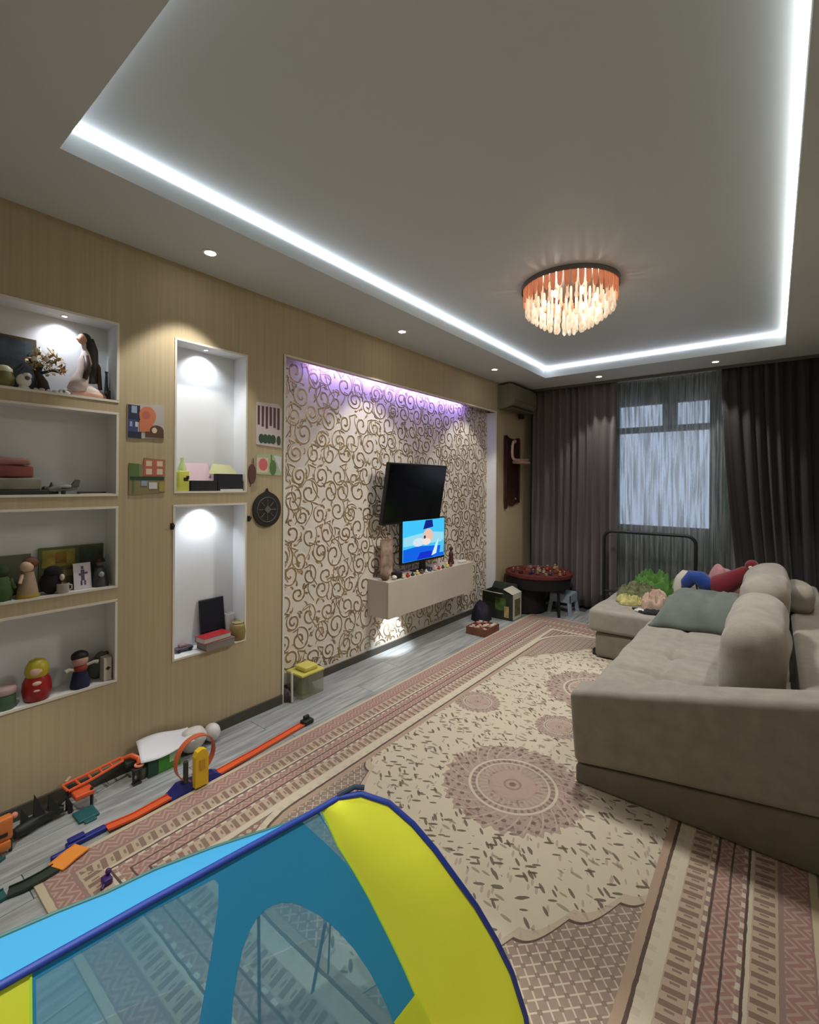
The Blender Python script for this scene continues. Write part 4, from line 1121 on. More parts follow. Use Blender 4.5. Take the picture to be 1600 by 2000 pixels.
def figurine():
    x, y = -.062, .828
    t = thing('kneeling_figurine', 'kneeling woman figurine with long dark hair in the top niche', 'figurine', (x, y, z1))
    skin = mat('figurine_peach', (206, 160, 138), .5, var=.1, vscale=10); dk = mat('figurine_brown', (66, 46, 44), .5, var=.3, vscale=14); gown = mat('figurine_gown', (214, 196, 190), .55)
    b = MB()
    # folded legs and skirt sweep, torso, neck and head in one figure
    b.tube([(x, y - .075, z1 + .02), (x, y - .045, z1 + .034), (x, y + .01, z1 + .034), (x, y + .065, z1 + .022), (x, y + .088, z1 + .012)], [.016, .032, .034, .020, .008], 14)
    b.tube([(x, y - .040, z1 + .035), (x, y - .030, z1 + .085), (x, y - .016, z1 + .13), (x, y - .008, z1 + .175), (x, y - .004, z1 + .215), (x + .002, y - .012, z1 + .245)], [.044, .036, .026, .032, .022, .010], 16)
    b.tube([(x + .002, y - .012, z1 + .240), (x + .004, y - .016, z1 + .268)], [.010, .011], 10)
    b.build('body', gown, t, True, 180)
    MB().ball((x + .004, y - .022, z1 + .287), (.019, .021, .026), 16, 12).ball((x + .006, y - .043, z1 + .283), (.004, .006, .005), 8, 6).build('head', skin, t, True, 180)
    MB().ball((x - .002, y - .010, z1 + .297), (.022, .026, .024), 14, 10).tube([(x - .004, y + .006, z1 + .295), (x - .006, y + .018, z1 + .24), (x - .006, y + .020, z1 + .16), (x - .006, y + .028, z1 + .08)], [.022, .030, .030, .020], 12).build('hair', mat('figurine_hair', (44, 38, 38), .4), t, True, 180)
    MB().tube([(x + .012, y + .012, z1 + .215), (x + .010, y + .045, z1 + .16), (x + .008, y + .050, z1 + .10), (x + .006, y + .055, z1 + .05)], [.010, .011, .010, .009], 10).tube([(x + .02, y - .012, z1 + .205), (x + .03, y - .005, z1 + .14), (x + .034, y - .02, z1 + .09)], [.012, .015, .011], 10).build('arms', dk, t, True, 180)
    MB().tube([(x + .01, y - .066, z1 + .014), (x + .012, y - .02, z1 + .020), (x + .012, y + .05, z1 + .016), (x + .006, y + .10, z1 + .010)], [.018, .026, .022, .008], 12).build('skirt', skin, t, True, 180)
figurine()
sset(MB().rbox(-.06, -.03, .905, .922, z1 + .0005, z1 + .052, r=.003).build('dark_box', MATS['black_plastic']), 'small black box at the foot of the kneeling figurine', 'box')
fig('slim_vase', 'slim dark grey vase in the corner of the top niche', 'vase', -.10, .925, z1, [('body', B().lathe([(.010, 0), (.012, .03), (.008, .09), (.005, .15)], 12), mat('slim_grey', (84, 90, 88), .5)), ('lip', B().lathe([(.007, .15), (.008, .156), (.005, .158)], 12), MATS['slim_grey'])])
# second niche
t = thing('red_box', 'dusty red cloth box on the grey stack in the second niche', 'box', (-.06, .50, 1.49))
MB().rbox(-.115, -.02, .30, .612, 1.496, 1.552, r=.010, k=2, n=(2, 6, 1), fn=lambda p: p + Vector((0, 0, .006 * noise.noise(p * 30)))).build('body', mat('dusty_red', (122, 66, 60), .8, var=.25, vscale=14), t, True)
MB().rbox(-.118, -.016, .29, .60, 1.553, 1.583, r=.010, k=2, n=(2, 6, 1), fn=lambda p: p + Vector((0, .01 * noise.noise(p * 20), .008 * noise.noise(p * 25)))).build('lid', mat('faded_rose', (146, 100, 92), .8), t, True)
t = thing('grey_case', 'flat grey case carrying the dusty red box in the second niche', 'case', (-.06, .5, z2))
MB().rbox(-.125, -.012, .26, .665, z2 + .0005, z2 + .022, r=.004).build('black_base', mat('charcoal', (40, 40, 36), .6), t)
MB().rbox(-.122, -.015, .27, .64, z2 + .0225, z2 + .075, r=.008, k=2).build('body', mat('case_grey', (120, 116, 102), .7, var=.3, vscale=14), t, True)
def jet():
    t = thing('toy_jet', 'small grey toy jet with tail fins on the second niche shelf', 'toy', (-.05, .73, z2))
    g = mat('jet_grey', (118, 118, 112), .5); d = mat('jet_dark', (60, 64, 60), .5)
    MB().tube([(-.045, .672, z2 + .022), (-.045, .70, z2 + .030), (-.047, .74, z2 + .032), (-.05, .785, z2 + .03)], [.006, .016, .018, .011], 12).build('fuselage', g, t, True)
    for s in (-1, 1):
        MB().prism([(0, 0), (.05, .012), (.052, .03), (.006, .05)], .004, T(-.047 + s * .012, .715, z2 + .028) @ SC(s * .7, 1, 1)).build('wing', d, t)
        MB().prism([(0, 0), (.032, 0), (.040, .034), (.018, .036)], .003, T(-.047 + s * .012, .757, z2 + .036) @ RZ(PI / 2) @ RX(PI / 2 - s * .3)).build('tail_fin', d, t)
    MB().lathe([(.008, 0), (.010, .012), (.006, .02)], 10, T(-.046, .73, z2 + .0005)).build('stand', d, t, True)
jet()
sset(MB().rbox(-.10, -.03, .80, .905, z2 + .0005, z2 + .012, r=.002).build('dark_notebook', mat('notebook_cover', (54, 44, 44), .6)), 'thin dark notebook lying in the second niche near its corner', 'notebook')
sset(MB().rbox(-.028, -.006, .79, .93, z2 + .0005, z2 + .004, r=.0015).build('paper_slip', mat('cream_paper', (196, 180, 152), .8)), 'cream paper slip on the front edge of the second niche', 'paper')
heap('grey_rag', 'small dark rag between the grey case and the toy jet', 'cloth', -.09, .69, z2 + .0005, .025, .035, .04, mat('rag_grey', (84, 84, 80), .9), 51, .5, 30)
# third niche
sset(MB().rbox(-.13, -.122, .44, .628, z3 + .0005, z3 + .185, r=.002).build('grey_card', mat('grey_green_card', (112, 114, 98), .7, var=.15, vscale=8)), 'grey green card standing at the back behind the brown haired doll', 'card')
t = thing('picture_board', 'wide green and yellow picture board at the back of the third niche', 'picture', (-.12, .79, z3))
MB().rbox(-.131, -.122, .655, .925, z3 + .0005, z3 + .205, r=.002).build('board', mat('board_green', (92, 104, 66), .6, var=.35, vscale=9), t)
MB().box(-.1218, -.121, .668, .80, z3 + .11, z3 + .192).build('print', mat('board_yellow', (158, 146, 66), .6, var=.4, vscale=16), t)
MB().box(-.1214, -.1206, .72, .765, z3 + .125, z3 + .18).build('print', mat('board_orange', (140, 104, 44), .6, var=.3, vscale=20), t)
MB().box(-.1218, -.121, .82, .918, z3 + .06, z3 + .195).build('print', mat('board_dark', (70, 82, 76), .6, var=.5, vscale=14), t)
gr = mat('plush_green', (66, 92, 48), .9, var=.3, vscale=20)
fig('green_plush', 'dark green plush doll at the outer end of the third niche', 'toy', -.05, .505, z3, [('body', B().lathe([(.032, 0), (.044, .03), (.038, .08), (.024, .105)], 16), gr), ('head', B().ball((0, 0, .128), (.028, .030, .030), 14, 10), mat('plush_dark_green', (48, 66, 36), .9)), ('arm', B().tube([(.01, .03, .09), (.02, .045, .05)], [.011, .009], 8), gr), ('arm', B().tube([(.01, -.03, .09), (.02, -.045, .05)], [.011, .009], 8), gr)])
fig('brown_haired_doll', 'pale doll with brown hair and yellow hem in the third niche', 'doll', -.04, .597, z3, [('dress', B().lathe([(.040, 0.012), (.036, .04), (.026, .09), (.022, .115)], 18), mat('doll_beige', (166, 142, 118), .8, var=.12, vscale=12)), ('hem', B().lathe([(.043, 0), (.045, .008), (.040, .016)], 18), mat('doll_hem', (158, 134, 40), .8)), ('head', B().ball((.004, -.004, .138), (.024, .026, .027), 14, 10), mat('doll_skin', (206, 178, 152), .6)), ('hair', B().ball((-.006, .010, .152), (.027, .032, .028), 14, 10), mat('doll_brown_hair', (104, 68, 42), .7)), ('arm', B().tube([(.012, -.022, .105), (.026, -.034, .07)], [.008, .007], 8), MATS['doll_skin'])])
fig('black_plush', 'round black plush toy with a white paw in the third niche', 'toy', -.04, .682, z3, [('body', B().ball((0, 0, .055), (.030, .043, .055), 16, 10), mat('plush_black', (30, 22, 22), .95)), ('head', B().ball((.006, .006, .105), (.026, .034, .026), 14, 9), MATS['plush_black']), ('paw', B().ball((.028, .036, .075), (.010, .010, .016), 10, 7), mat('paw_white', (206, 196, 184), .8))])
fig('white_mug', 'small pale grey mug in front of the black plush toy', 'mug', -.018, .722, z3, [('cup', B().lathe([(.020, 0), (.024, .006), (.026, .045), (.024, .046), (.021, .008), (.001, .007)], 18), mat('mug_grey', (172, 166, 156), .35)), ('handle', B().tube([(0, .025, .036), (0, .036, .032), (0, .036, .016), (0, .024, .010)], .004, 7), MATS['mug_grey'])])
def standing_card(name, label, y, w, h, x, rz, mtl, prints, tilt=-.16):
    t = thing(name, label, 'card', (x, y, z3))
    m_ = T(x, y, z3 + .0005) @ RZ(rz) @ RY(tilt)
    MB().rbox(-.0015, .0015, -w / 2, w / 2, 0, h, r=.001, m=m_).build('board', mtl, t)
    for nm, (a, b, c, d), pm_ in prints:
        MB().box(.0017, .0023, -w / 2 + w * a, -w / 2 + w * b, h * c, h * d, m=m_).build(nm, pm_, t)
standing_card('olive_card', 'dark olive card standing behind the pale grey mug', .762, .07, .115, -.065, .1, mat('olive_card_print', (74, 70, 40), .6, var=.3, vscale=14), [('print', (.2, .8, .6, .85), mat('olive_print_light', (104, 100, 58), .6))])
standing_card('white_photo_card', 'white photo card with a dark dancing figure in the third niche', .812, .075, .125, -.045, .05, mat('card_lilac_white', (206, 198, 206), .6), [('print', (.42, .62, .32, .74), mat('card_figure', (84, 72, 88), .6)), ('print', (.30, .44, .52, .60), MATS['card_figure']), ('print', (.60, .80, .56, .64), MATS['card_figure']), ('print', (.44, .58, .76, .88), MATS['card_figure']), ('print', (.38, .48, .14, .32), MATS['card_figure']), ('print', (.58, .68, .14, .32), MATS['card_figure'])])
fig('grey_gnome', 'dark grey gnome figure in the corner of the third niche', 'figurine', -.055, .888, z3, [('body', B().lathe([(.036, 0), (.034, .03), (.024, .085), (.014, .10)], 16), mat('gnome_grey', (70, 70, 72), .8)), ('head', B().ball((0, 0, .115), (.018, .018, .018), 12, 8), mat('gnome_face', (110, 96, 94), .7)), ('hat', B().lathe([(.022, .122), (.018, .135), (.006, .152), (.001, .155)], 14), mat('gnome_hat', (58, 40, 44), .8)), ('badge', B().ball((.030, -.004, .062), (.006, .013, .014), 10, 7), mat('gnome_badge', (150, 156, 160), .6))])
# fourth niche
fig('green_jar', 'dark green jar with a pink lid at the outer end of the lowest niche', 'jar', -.045, .520, z4, [('body', B().lathe([(.036, 0), (.040, .01), (.040, .055), (.034, .068)], 20), mat('jar_green', (66, 92, 70), .4)), ('lid', B().lathe([(.040, .066), (.042, .072), (.042, .088), (.036, .094), (.001, .095)], 20), mat('jar_pink_lid', (170, 144, 138), .5))])
rd = mat('nesting_red', (150, 28, 24), .35)
fig('nesting_doll', 'red nesting doll with a yellow headscarf in the lowest niche', 'doll', -.045, .634, z4, [('body', B().lathe([(.040, 0), (.050, .012), (.056, .045), (.052, .085), (.040, .112)], 24), rd), ('scarf', B().lathe([(.041, .110), (.046, .130), (.043, .155), (.030, .176), (.010, .186), (.001, .187)], 24), mat('nesting_yellow', (178, 164, 36), .4)), ('face', B().ball((.030, -.006, .136), (.017, .028, .024), 14, 10), mat('nesting_face', (222, 186, 160), .5)), ('apron', B().ball((.043, -.008, .085), (.011, .020, .011), 12, 8), mat('nesting_white', (214, 180, 170), .5)), ('apron', B().ball((.047, -.008, .055), (.009, .018, .007), 12, 8), MATS['nesting_white'])])
nv = mat('doll_navy', (28, 32, 66), .8)
fig('navy_doll', 'doll in navy dress with black hair and outstretched arms in the lowest niche', 'doll', -.045, .802, z4, [('dress', B().lathe([(.040, 0), (.042, .01), (.032, .06), (.026, .085)], 18), nv), ('scarf', B().ball((.008, 0, .092), (.026, .030, .018), 14, 8), mat('doll_red_scarf', (140, 48, 42), .8)), ('head', B().ball((0, 0, .128), (.030, .034, .032), 16, 11), mat('doll_pink_face', (196, 150, 138), .6)), ('hair', B().ball((-.006, 0, .146), (.033, .037, .028), 16, 10), mat('doll_black_hair', (22, 16, 18), .6)), ('arm', B().tube([(.006, -.024, .088), (.012, -.05, .098), (.014, -.064, .092)], [.008, .008, .011], 8), mat('doll_sleeve', (186, 176, 166), .7)), ('arm', B().tube([(.006, .024, .10), (.012, .055, .108), (.014, .072, .104)], [.008, .008, .010], 8), MATS['doll_sleeve'])])
t = thing('white_playing_box', 'upright white card box with a dark suit mark at the corner of the lowest niche', 'box', (-.04, .915, z4))
MB().rbox(-.075, -.018, .895, .930, z4 + .0005, z4 + .115, r=.002).build('carton', mat('white_card_box', (206, 196, 186), .6), t)
MB().prism([(0, .012), (.010, 0), (0, -.012), (-.010, 0)], .0006, T(-.0176, .913, z4 + .062) @ RY(PI / 2)).build('mark', mat('box_mark', (60, 50, 52), .6), t)
fig('grey_elephant', 'grey stuffed animal lying behind the white card box', 'toy', -.095, .885, z4, [('body', B().ball((0, 0, .055), (.028, .040, .055), 14, 9), mat('plush_grey', (92, 92, 84), .9)), ('head', B().ball((.01, .02, .112), (.022, .026, .020), 12, 8), MATS['plush_grey']), ('ear', B().ball((.01, .042, .118), (.006, .012, .012), 8, 6), MATS['plush_grey'])])

# tall niche, upper
z5, z6 = 1.4285, .5025
fig('yellow_bottle', 'lemon yellow carton bottle with black print beside the black boxes', 'bottle', -.045, 1.290, z5, [('body', B().rbox(-.026, .026, -.030, .030, 0, .115, r=.004), mat('lemon_yellow', (206, 206, 84), .5)), ('neck', B().lathe([(.022, .115), (.018, .145), (.010, .165), (.010, .19), (.001, .192)], 14), mat('pale_lime', (190, 214, 140), .45)), ('print', B().box(.0262, .0268, -.004, .022, .058, .078).box(.0262, .0268, .010, .028, .072, .088), mat('bottle_print', (40, 42, 20), .6))])
def gift(y0, y1, h, label, name, cmat, cpoly, shift):
    t = thing(name, label, 'box', (-.05, (y0 + y1) / 2, z5))
    MB().rbox(-.062, -.010, y0, y1, z5 + .0005, z5 + h, r=.002).build('base', mat('matte_black_box', (22, 22, 30), .6), t)
    vs = [(-.064 - .05 * (b - h) / .1, a, z5 + b) for a, b in cpoly]
    MB().add(vs + [(x - .003, a, b) for x, a, b in vs], [tuple(range(len(vs))), tuple(range(2 * len(vs) - 1, len(vs) - 1, -1))] + [(i, len(vs) + i, len(vs) + (i + 1) % len(vs), (i + 1) % len(vs)) for i in range(len(vs))]).build('open_lid', cmat, t)
gift(1.325, 1.484, .062, 'low black box with a raised lilac lid in the upper tall niche', 'black_gift_box', mat('lilac_lid', (206, 178, 186), .6), [(1.33, .062), (1.482, .062), (1.478, .168), (1.335, .165)], 0)
gift(1.487, 1.652, .104, 'taller black box with a pale lime lid in the upper tall niche', 'black_gift_box', mat('lime_lid', (200, 200, 150), .6), [(1.46, .104), (1.65, .104), (1.615, .160), (1.50, .166)], 0)
sset(MB().rbox(-.009, -.001, 1.50, 1.648, z5 + .0005, z5 + .012, r=.001).build('white_strip', MATS['white_gloss']), 'thin white strip lying before the taller black box', 'strip')
# tall niche, lower
t = thing('dark_tablet', 'dark tablet leaning upright in the lower tall niche', 'tablet', (-.08, 1.51, z6))
m_ = T(-.088, 0, z6 + .0005) @ RY(-.12)
MB().rbox(-.008, 0, 1.432, 1.592, 0, .268, r=.004, m=m_).build('casing', mat('tablet_case', (26, 28, 34), .5), t)
MB().box(.0003, .001, 1.440, 1.584, .012, .256, m=m_).build('glass', mat('tablet_glass', (18, 22, 36), .25), t)
def book(name, label, x0, x1, y0, y1, za, zb, cover, page, rz=0, curve=0):
    t = thing(name, label, 'book', ((x0 + x1) / 2, (y0 + y1) / 2, za))
    m_ = T((x0 + x1) / 2, (y0 + y1) / 2, 0) @ RZ(rz) @ T(-(x0 + x1) / 2, -(y0 + y1) / 2, 0)
    MB().rbox(x0 + .002, x1 - .003, y0 + .003, y1 - .003, za + .003, zb - .003, r=.001, m=m_).build('pages', page, t)
    MB().rbox(x0, x1, y0, y1, za, za + .003, r=.001, m=m_).rbox(x0, x1, y0, y1, zb - .003, zb, r=.001, m=m_).rbox(x0, x0 + .003, y0, y1, za, zb, r=.001, m=m_).build('cover', cover, t)
pg = mat('book_pages', (196, 190, 182), .8)
book('grey_book', 'thick mauve grey book at the bottom of the stack before the tablet', -.078, .028, 1.40, 1.585, z6 + .0005, z6 + .042, mat('mauve_grey_cover', (116, 106, 108), .6), mat('grey_pages', (140, 132, 128), .8))
book('red_book', 'glossy red book with pale pages lying on the grey book', -.072, .020, 1.385, 1.565, z6 + .0425, z6 + .076, mat('red_cover', (168, 34, 46), .35), pg, .08)
fig('olive_jar', 'round olive gold jar beside the books in the lower tall niche', 'jar', -.030, 1.638, z6, [('body', B().lathe([(.034, 0), (.044, .012), (.048, .050), (.044, .09), (.034, .104)], 20), mat('olive_gold', (140, 124, 66), .45, var=.2, vscale=20)), ('rim', B().lathe([(.035, .104), (.037, .110), (.031, .112), (.029, .106)], 20), mat('jar_rim', (170, 156, 110), .4))])
fig('white_cup', 'white cup standing behind the olive gold jar', 'cup', -.103, 1.623, z6, [('cup', B().lathe([(.020, 0), (.025, .05), (.030, .155), (.027, .155), (.023, .05), (.001, .01)], 20), mat('cup_white', (222, 222, 226), .35)), ('foot', B().lathe([(.022, -.0), (.023, .004), (.020, .006)], 18), MATS['cup_white'])])
fig('purple_toy_car', 'small purple grey toy car at the back of the lower tall niche', 'toy car', -.092, 1.325, z6, [('body', B().rbox(-.022, .022, -.052, .052, .008, .026, r=.006, k=2), mat('car_purple', (92, 78, 96), .4)), ('cabin', B().rbox(-.016, .016, -.026, .022, .026, .044, r=.007, k=2), mat('car_mauve', (150, 120, 128), .4))] + [('wheel', B().lathe([(.001, -.004), (.009, -.004), (.009, .004), (.001, .004)], 12, T(sx * .022, sy, .0095) @ RY(PI / 2)), MATS['black_plastic']) for sx in (-1, 1) for sy in (-.032, .032)])

# ------------------------------------------------------------------ cards, ornaments on the niche wall
def wall_card(name, label, poly, mtl, prints, z=0):
    c = (sum(p[0] for p in poly) / len(poly), sum(p[1] for p in poly) / len(poly))
    t = thing(name, label, 'wall card', (0, c[0], c[1]))
    def slab(pl, x0, x1):
        n = len(pl); vs = [(x0, a, b) for a, b in pl] + [(x1, a, b) for a, b in pl]
        return MB().add(vs, [tuple(range(n - 1, -1, -1)), tuple(range(n, 2 * n))] + [(i, (i + 1) % n, n + (i + 1) % n, n + i) for i in range(n)])
    slab(poly, .001, .005).build('card', mtl, t)
    for k, (pl, pm_) in enumerate(prints):
        slab(pl, .0051, .0056 + k * .0002).build('print', pm_, t)
    return t
def rc(a, b, c, d): return [(a, c), (b, c), (b, d), (a, d)]
def el(cy_, cz_, ry, rz, n=18, a0=0, a1=2 * PI): return [(cy_ + ry * math.cos(a0 + (a1 - a0) * i / n), cz_ + rz * math.sin(a0 + (a1 - a0) * i / n)) for i in range(n)]
cB = mat('print_blue', (58, 76, 120), .6); cDB = mat('print_dark_blue', (38, 46, 70), .6); cO = mat('print_orange', (206, 124, 86), .6); cBr = mat('print_brown', (94, 62, 46), .6)
cW = mat('print_white', (214, 212, 214), .6); cGr = mat('print_green', (86, 122, 66), .6); cRed = mat('print_red', (190, 104, 88), .6); cMar = mat('print_maroon', (92, 46, 64), .6); cDG = mat('print_dark_green', (40, 74, 52), .6); cPk = mat('print_pink', (216, 108, 112), .6); cPB = mat('print_pale_blue', (150, 170, 196), .6); cCr = mat('print_cream', (226, 206, 176), .6)
wall_card('wall_sticker', 'square sticker of an orange figure between blue and brown blocks on the wallpaper', [(.986, 1.703), (1.168, 1.713), (1.168, 1.885), (1.16, 1.894), (.986, 1.878)], mat('sticker_grey', (186, 180, 174), .6),
    [(rc(.988, 1.045, 1.79, 1.876), cDB), (rc(1.004, 1.03, 1.835, 1.872), cPB), (rc(.988, 1.035, 1.735, 1.80), cB), (rc(.988, 1.052, 1.706, 1.74), cDB), (rc(.996, 1.008, 1.765, 1.79), cPB), (rc(1.022, 1.034, 1.765, 1.79), cW), (el(1.082, 1.828, .042, .048), cO), (rc(1.042, 1.108, 1.742, 1.80), cO), (el(1.074, 1.83, .020, .022), cRed), (rc(1.072, 1.164, 1.716, 1.745), cBr), (el(1.128, 1.752, .036, .030), cBr), (el(1.116, 1.754, .013, .015), cCr)])
wall_card('wall_sticker', 'sticker of a green chair and red window blocks on the wallpaper', [(.995, 1.412), (1.172, 1.424), (1.175, 1.60), (1.068, 1.607), (1.06, 1.57), (.995, 1.578)], mat('sticker_olive', (140, 130, 92), .6),
    [(rc(.997, 1.042, 1.50, 1.574), cGr), (rc(1.010, 1.020, 1.42, 1.505), cGr), (rc(.999, 1.168, 1.49, 1.508), cDG), (rc(1.066, 1.170, 1.512, 1.600), cRed), (rc(1.076, 1.105, 1.564, 1.592), cCr), (rc(1.130, 1.160, 1.564, 1.592), cCr), (rc(1.076, 1.105, 1.520, 1.55), cCr), (rc(1.130, 1.160, 1.520, 1.55), cCr), (rc(1.052, 1.082, 1.46, 1.486), cPB), (rc(1.09, 1.132, 1.444, 1.478), cW), (rc(1.142, 1.172, 1.43, 1.48), mat('print_yellow', (170, 158, 84), .6))])
wall_card('wall_card', 'white card with maroon strokes over a green grassy strip near the recess', [(1.737, 1.724), (1.928, 1.714), (1.932, 1.97), (1.90, 2.003), (1.737, 1.996)], mat('card_pale', (206, 194, 194), .6),
    [(rc(1.744 + .030 * i, 1.744 + .030 * i + .017, 1.852 - .010 * (i % 3), 1.975), cMar) for i in range(6)] + [(el(1.772 + .030 * i, 1.765, .020, .030), cDG) for i in range(4)] + [(el(1.905, 1.76, .015, .032), cDG)])
wall_card('wall_card', 'card with a pink square and green leaf under the maroon striped card', [(1.738, 1.535), (1.928, 1.528), (1.932, 1.672), (1.738, 1.660)], mat('card_sage', (172, 190, 150), .6),
    [(rc(1.742, 1.826, 1.545, 1.642), cCr), (el(1.788, 1.598, .034, .040), cPk), (el(1.862, 1.580, .026, .050), cGr), ([(1.865, 1.66), (1.926, 1.545), (1.928, 1.655)], cW), (rc(1.846, 1.855, 1.60, 1.664), cGr)])
t = thing('leaf_ornament', 'brown oval leaf ornament between the upper niche and the pink card', 'ornament', (0, 1.708, 1.53))
def slab2(pl, x0, x1):
    n = len(pl); vs = [(x0, a, b) for a, b in pl] + [(x1, a, b) for a, b in pl]
    return MB().add(vs, [tuple(range(n - 1, -1, -1)), tuple(range(n, 2 * n))] + [(i, (i + 1) % n, n + (i + 1) % n, n + i) for i in range(n)])
slab2(el(1.706, 1.535, .026, .062), .001, .012).build('leaf', mat('leaf_brown', (96, 58, 50), .6), t)
MB().tube([(.006, 1.712, 1.59), (.006, 1.716, 1.635)], .003, 6).tube([(.006, 1.70, 1.475), (.006, 1.694, 1.455)], .003, 6).build('stem', MATS['leaf_brown'], t, True)
def pendant():
    t = thing('black_wall_pendant', 'black round carved wall pendant with a pointed top beside the recess', 'ornament', (0, 1.817, 1.31))
    bl = mat('pendant_black', (30, 27, 27), .5); gy = mat('pendant_grey', (96, 92, 88), .5)
    pl = [(1.817 + .105 * math.cos(a), 1.307 + .112 * math.sin(a)) for a in [PI / 2 + .35 + (2 * PI - .7) * i / 30 for i in range(31)]] + [(1.826, 1.425), (1.817, 1.445), (1.808, 1.425)]
    slab2(pl, .001, .014).build('disc', bl, t)
    MB().tube([(.0145, 1.817 + .076 * math.cos(2 * PI * i / 30), 1.307 + .080 * math.sin(2 * PI * i / 30)) for i in range(30)], .003, 6, closed=True).build('ring', gy, t, True)
    m_ = MB()
    for i in range(8):
        a = 2 * PI * i / 8; m_.tube([(.0145, 1.817 + r * math.cos(a), 1.307 + r * math.sin(a) * 1.05) for r in (.028, .066)], .0028, 5)
    m_.build('spokes', gy, t, True)
    slab2([(1.817 + .026, 1.307), (1.817, 1.335), (1.791, 1.307), (1.817, 1.279)], .0142, .018).build('diamond', gy, t)
pendant()
for (y, z, l) in ((1.214, 1.238, 'small black wall hook at the outer edge of the lower tall niche'), (1.688, 1.255, 'small black wall hook between the lower tall niche and the pendant')):
    t = thing('wall_hook', l, 'hook', (0, y, z), 'small wall hooks')
    MB().rbox(.001, .006, y - .010, y + .010, z - .018, z + .018, r=.003).build('plate', MATS['black_plastic'], t)
    MB().tube([(.005, y, z + .005), (.022, y, z - .004), (.028, y, z + .010)], .004, 7).build('peg', MATS['black_plastic'], t, True)

# ------------------------------------------------------------------ toys on the floor
orange = mat('track_orange', (224, 96, 52), .4); orange2 = mat('ramp_orange', (240, 150, 62), .4); navy = mat('toy_navy', (36, 44, 128), .4); teal = mat('track_teal', (34, 92, 94), .45); dgreen = mat('track_dark_green', (44, 56, 50), .5); yellow = mat('toy_yellow', (226, 184, 36), .4)
def track(name, label, pts, w, mtl, cat='toy track', lip=.010, parent=None):
    m = MB(); vs = []; n = len(pts)
    prof = [(-w, lip), (-w, .0), (w, .0), (w, lip), (w - .004, lip), (w - .004, .004), (-w + .004, .004), (-w + .004, lip)]
    for i, p in enumerate(pts):
        a = Vector(pts[max(0, i - 1)]); b = Vector(pts[min(n - 1, i + 1)]); d = (b - a); d.z = 0; d.normalize(); s = Vector((d.y, -d.x, 0))
        for (o, h) in prof: vs.append(Vector(p) + s * o + Vector((0, 0, h)))
    k = len(prof); fs = [tuple(range(k - 1, -1, -1)), tuple((n - 1) * k + i for i in range(k))]
    for i in range(n - 1):
        for j in range(k):
            fs.append((i * k + j, i * k + (j + 1) % k, (i + 1) * k + (j + 1) % k, (i + 1) * k + j))
    o = m.add(vs, fs).build(name, mtl, parent)
    if not parent: sset(o, label, cat)
    return o
def speedway():
    t = thing('loop_track', 'orange toy race track with a vertical loop and blue base along the rug edge', 'toy track', (.38, 1.2, .001))
    track('track_strip', '', [(.388, .772, .014), (.391, .88, .006), (.390, 1.03, .012)], .022, orange, parent=t)
    track('track_strip', '', [(.396, 1.27, .012), (.372, 1.50, .004), (.345, 1.80, .004), (.342, 1.855, .006)], .022, orange, parent=t)
    MB().rbox(.318, .368, 1.845, 1.915, .001, .028, r=.006).rbox(.325, .345, 1.86, 1.90, .028, .05, r=.006).build('starter', mat('starter_black', (40, 38, 34), .5), t)
    MB().rbox(.352, .384, .632, .775, .001, .020, r=.006, k=2).rbox(.345, .376, .640, .70, .018, .030, r=.005).build('connector', navy, t, True)
    # blue base under the loop
    m = MB(); m.add([(.345, 1.02, .001), (.418, 1.02, .001), (.418, 1.295, .001), (.345, 1.295, .001), (.362, 1.07, .050), (.410, 1.07, .050), (.410, 1.245, .032), (.362, 1.245, .032)], [(3, 2, 1, 0), (4, 5, 6, 7), (0, 1, 5, 4), (1, 2, 6, 5), (2, 3, 7, 6), (3, 0, 4, 7)])
    m.build('base', navy, t)
    vs = []; fs = []; n = 44; R = .098; cy_, cz_ = 1.160, .136
    for i in range(n + 1):
        a = -PI / 2 + 2 * PI * i / n; x = .372 + .034 * (i / n - .5)
        for (dx, r) in ((-.017, R), (.017, R), (.017, R + .004), (-.017, R + .004), ):
            vs.append((x + dx, cy_ + r * math.cos(a), cz_ + r * math.sin(a)))
    for i in range(n):
        for j in range(4): fs.append((i * 4 + j, i * 4 + (j + 1) % 4, i * 4 + 4 + (j + 1) % 4, i * 4 + 4 + j))
    MB().add(vs, fs).build('loop', mat('loop_orange', (196, 96, 62), .4), t, True, 50)
    prof = [(1.128, .02), (1.192, .02), (1.192, .165), (1.182, .188), (1.160, .196), (1.138, .188), (1.128, .165)]
    n = len(prof); vs = [(.408, a, b) for a, b in prof] + [(.440, a, b) for a, b in prof]
    MB().add(vs, [tuple(range(n - 1, -1, -1)), tuple(range(n, 2 * n))] + [(i, (i + 1) % n, n + (i + 1) % n, n + i) for i in range(n)]).build('tower', yellow, t)
    MB().rbox(.440, .444, 1.146, 1.174, .10, .15, r=.004).build('tower_panel', mat('tower_amber', (196, 148, 24), .4), t)
    MB().tube([(.40, 1.10, .05), (.40, 1.10, .15)], .012, 8).build('dark_post', dgreen, t, True)
speedway()
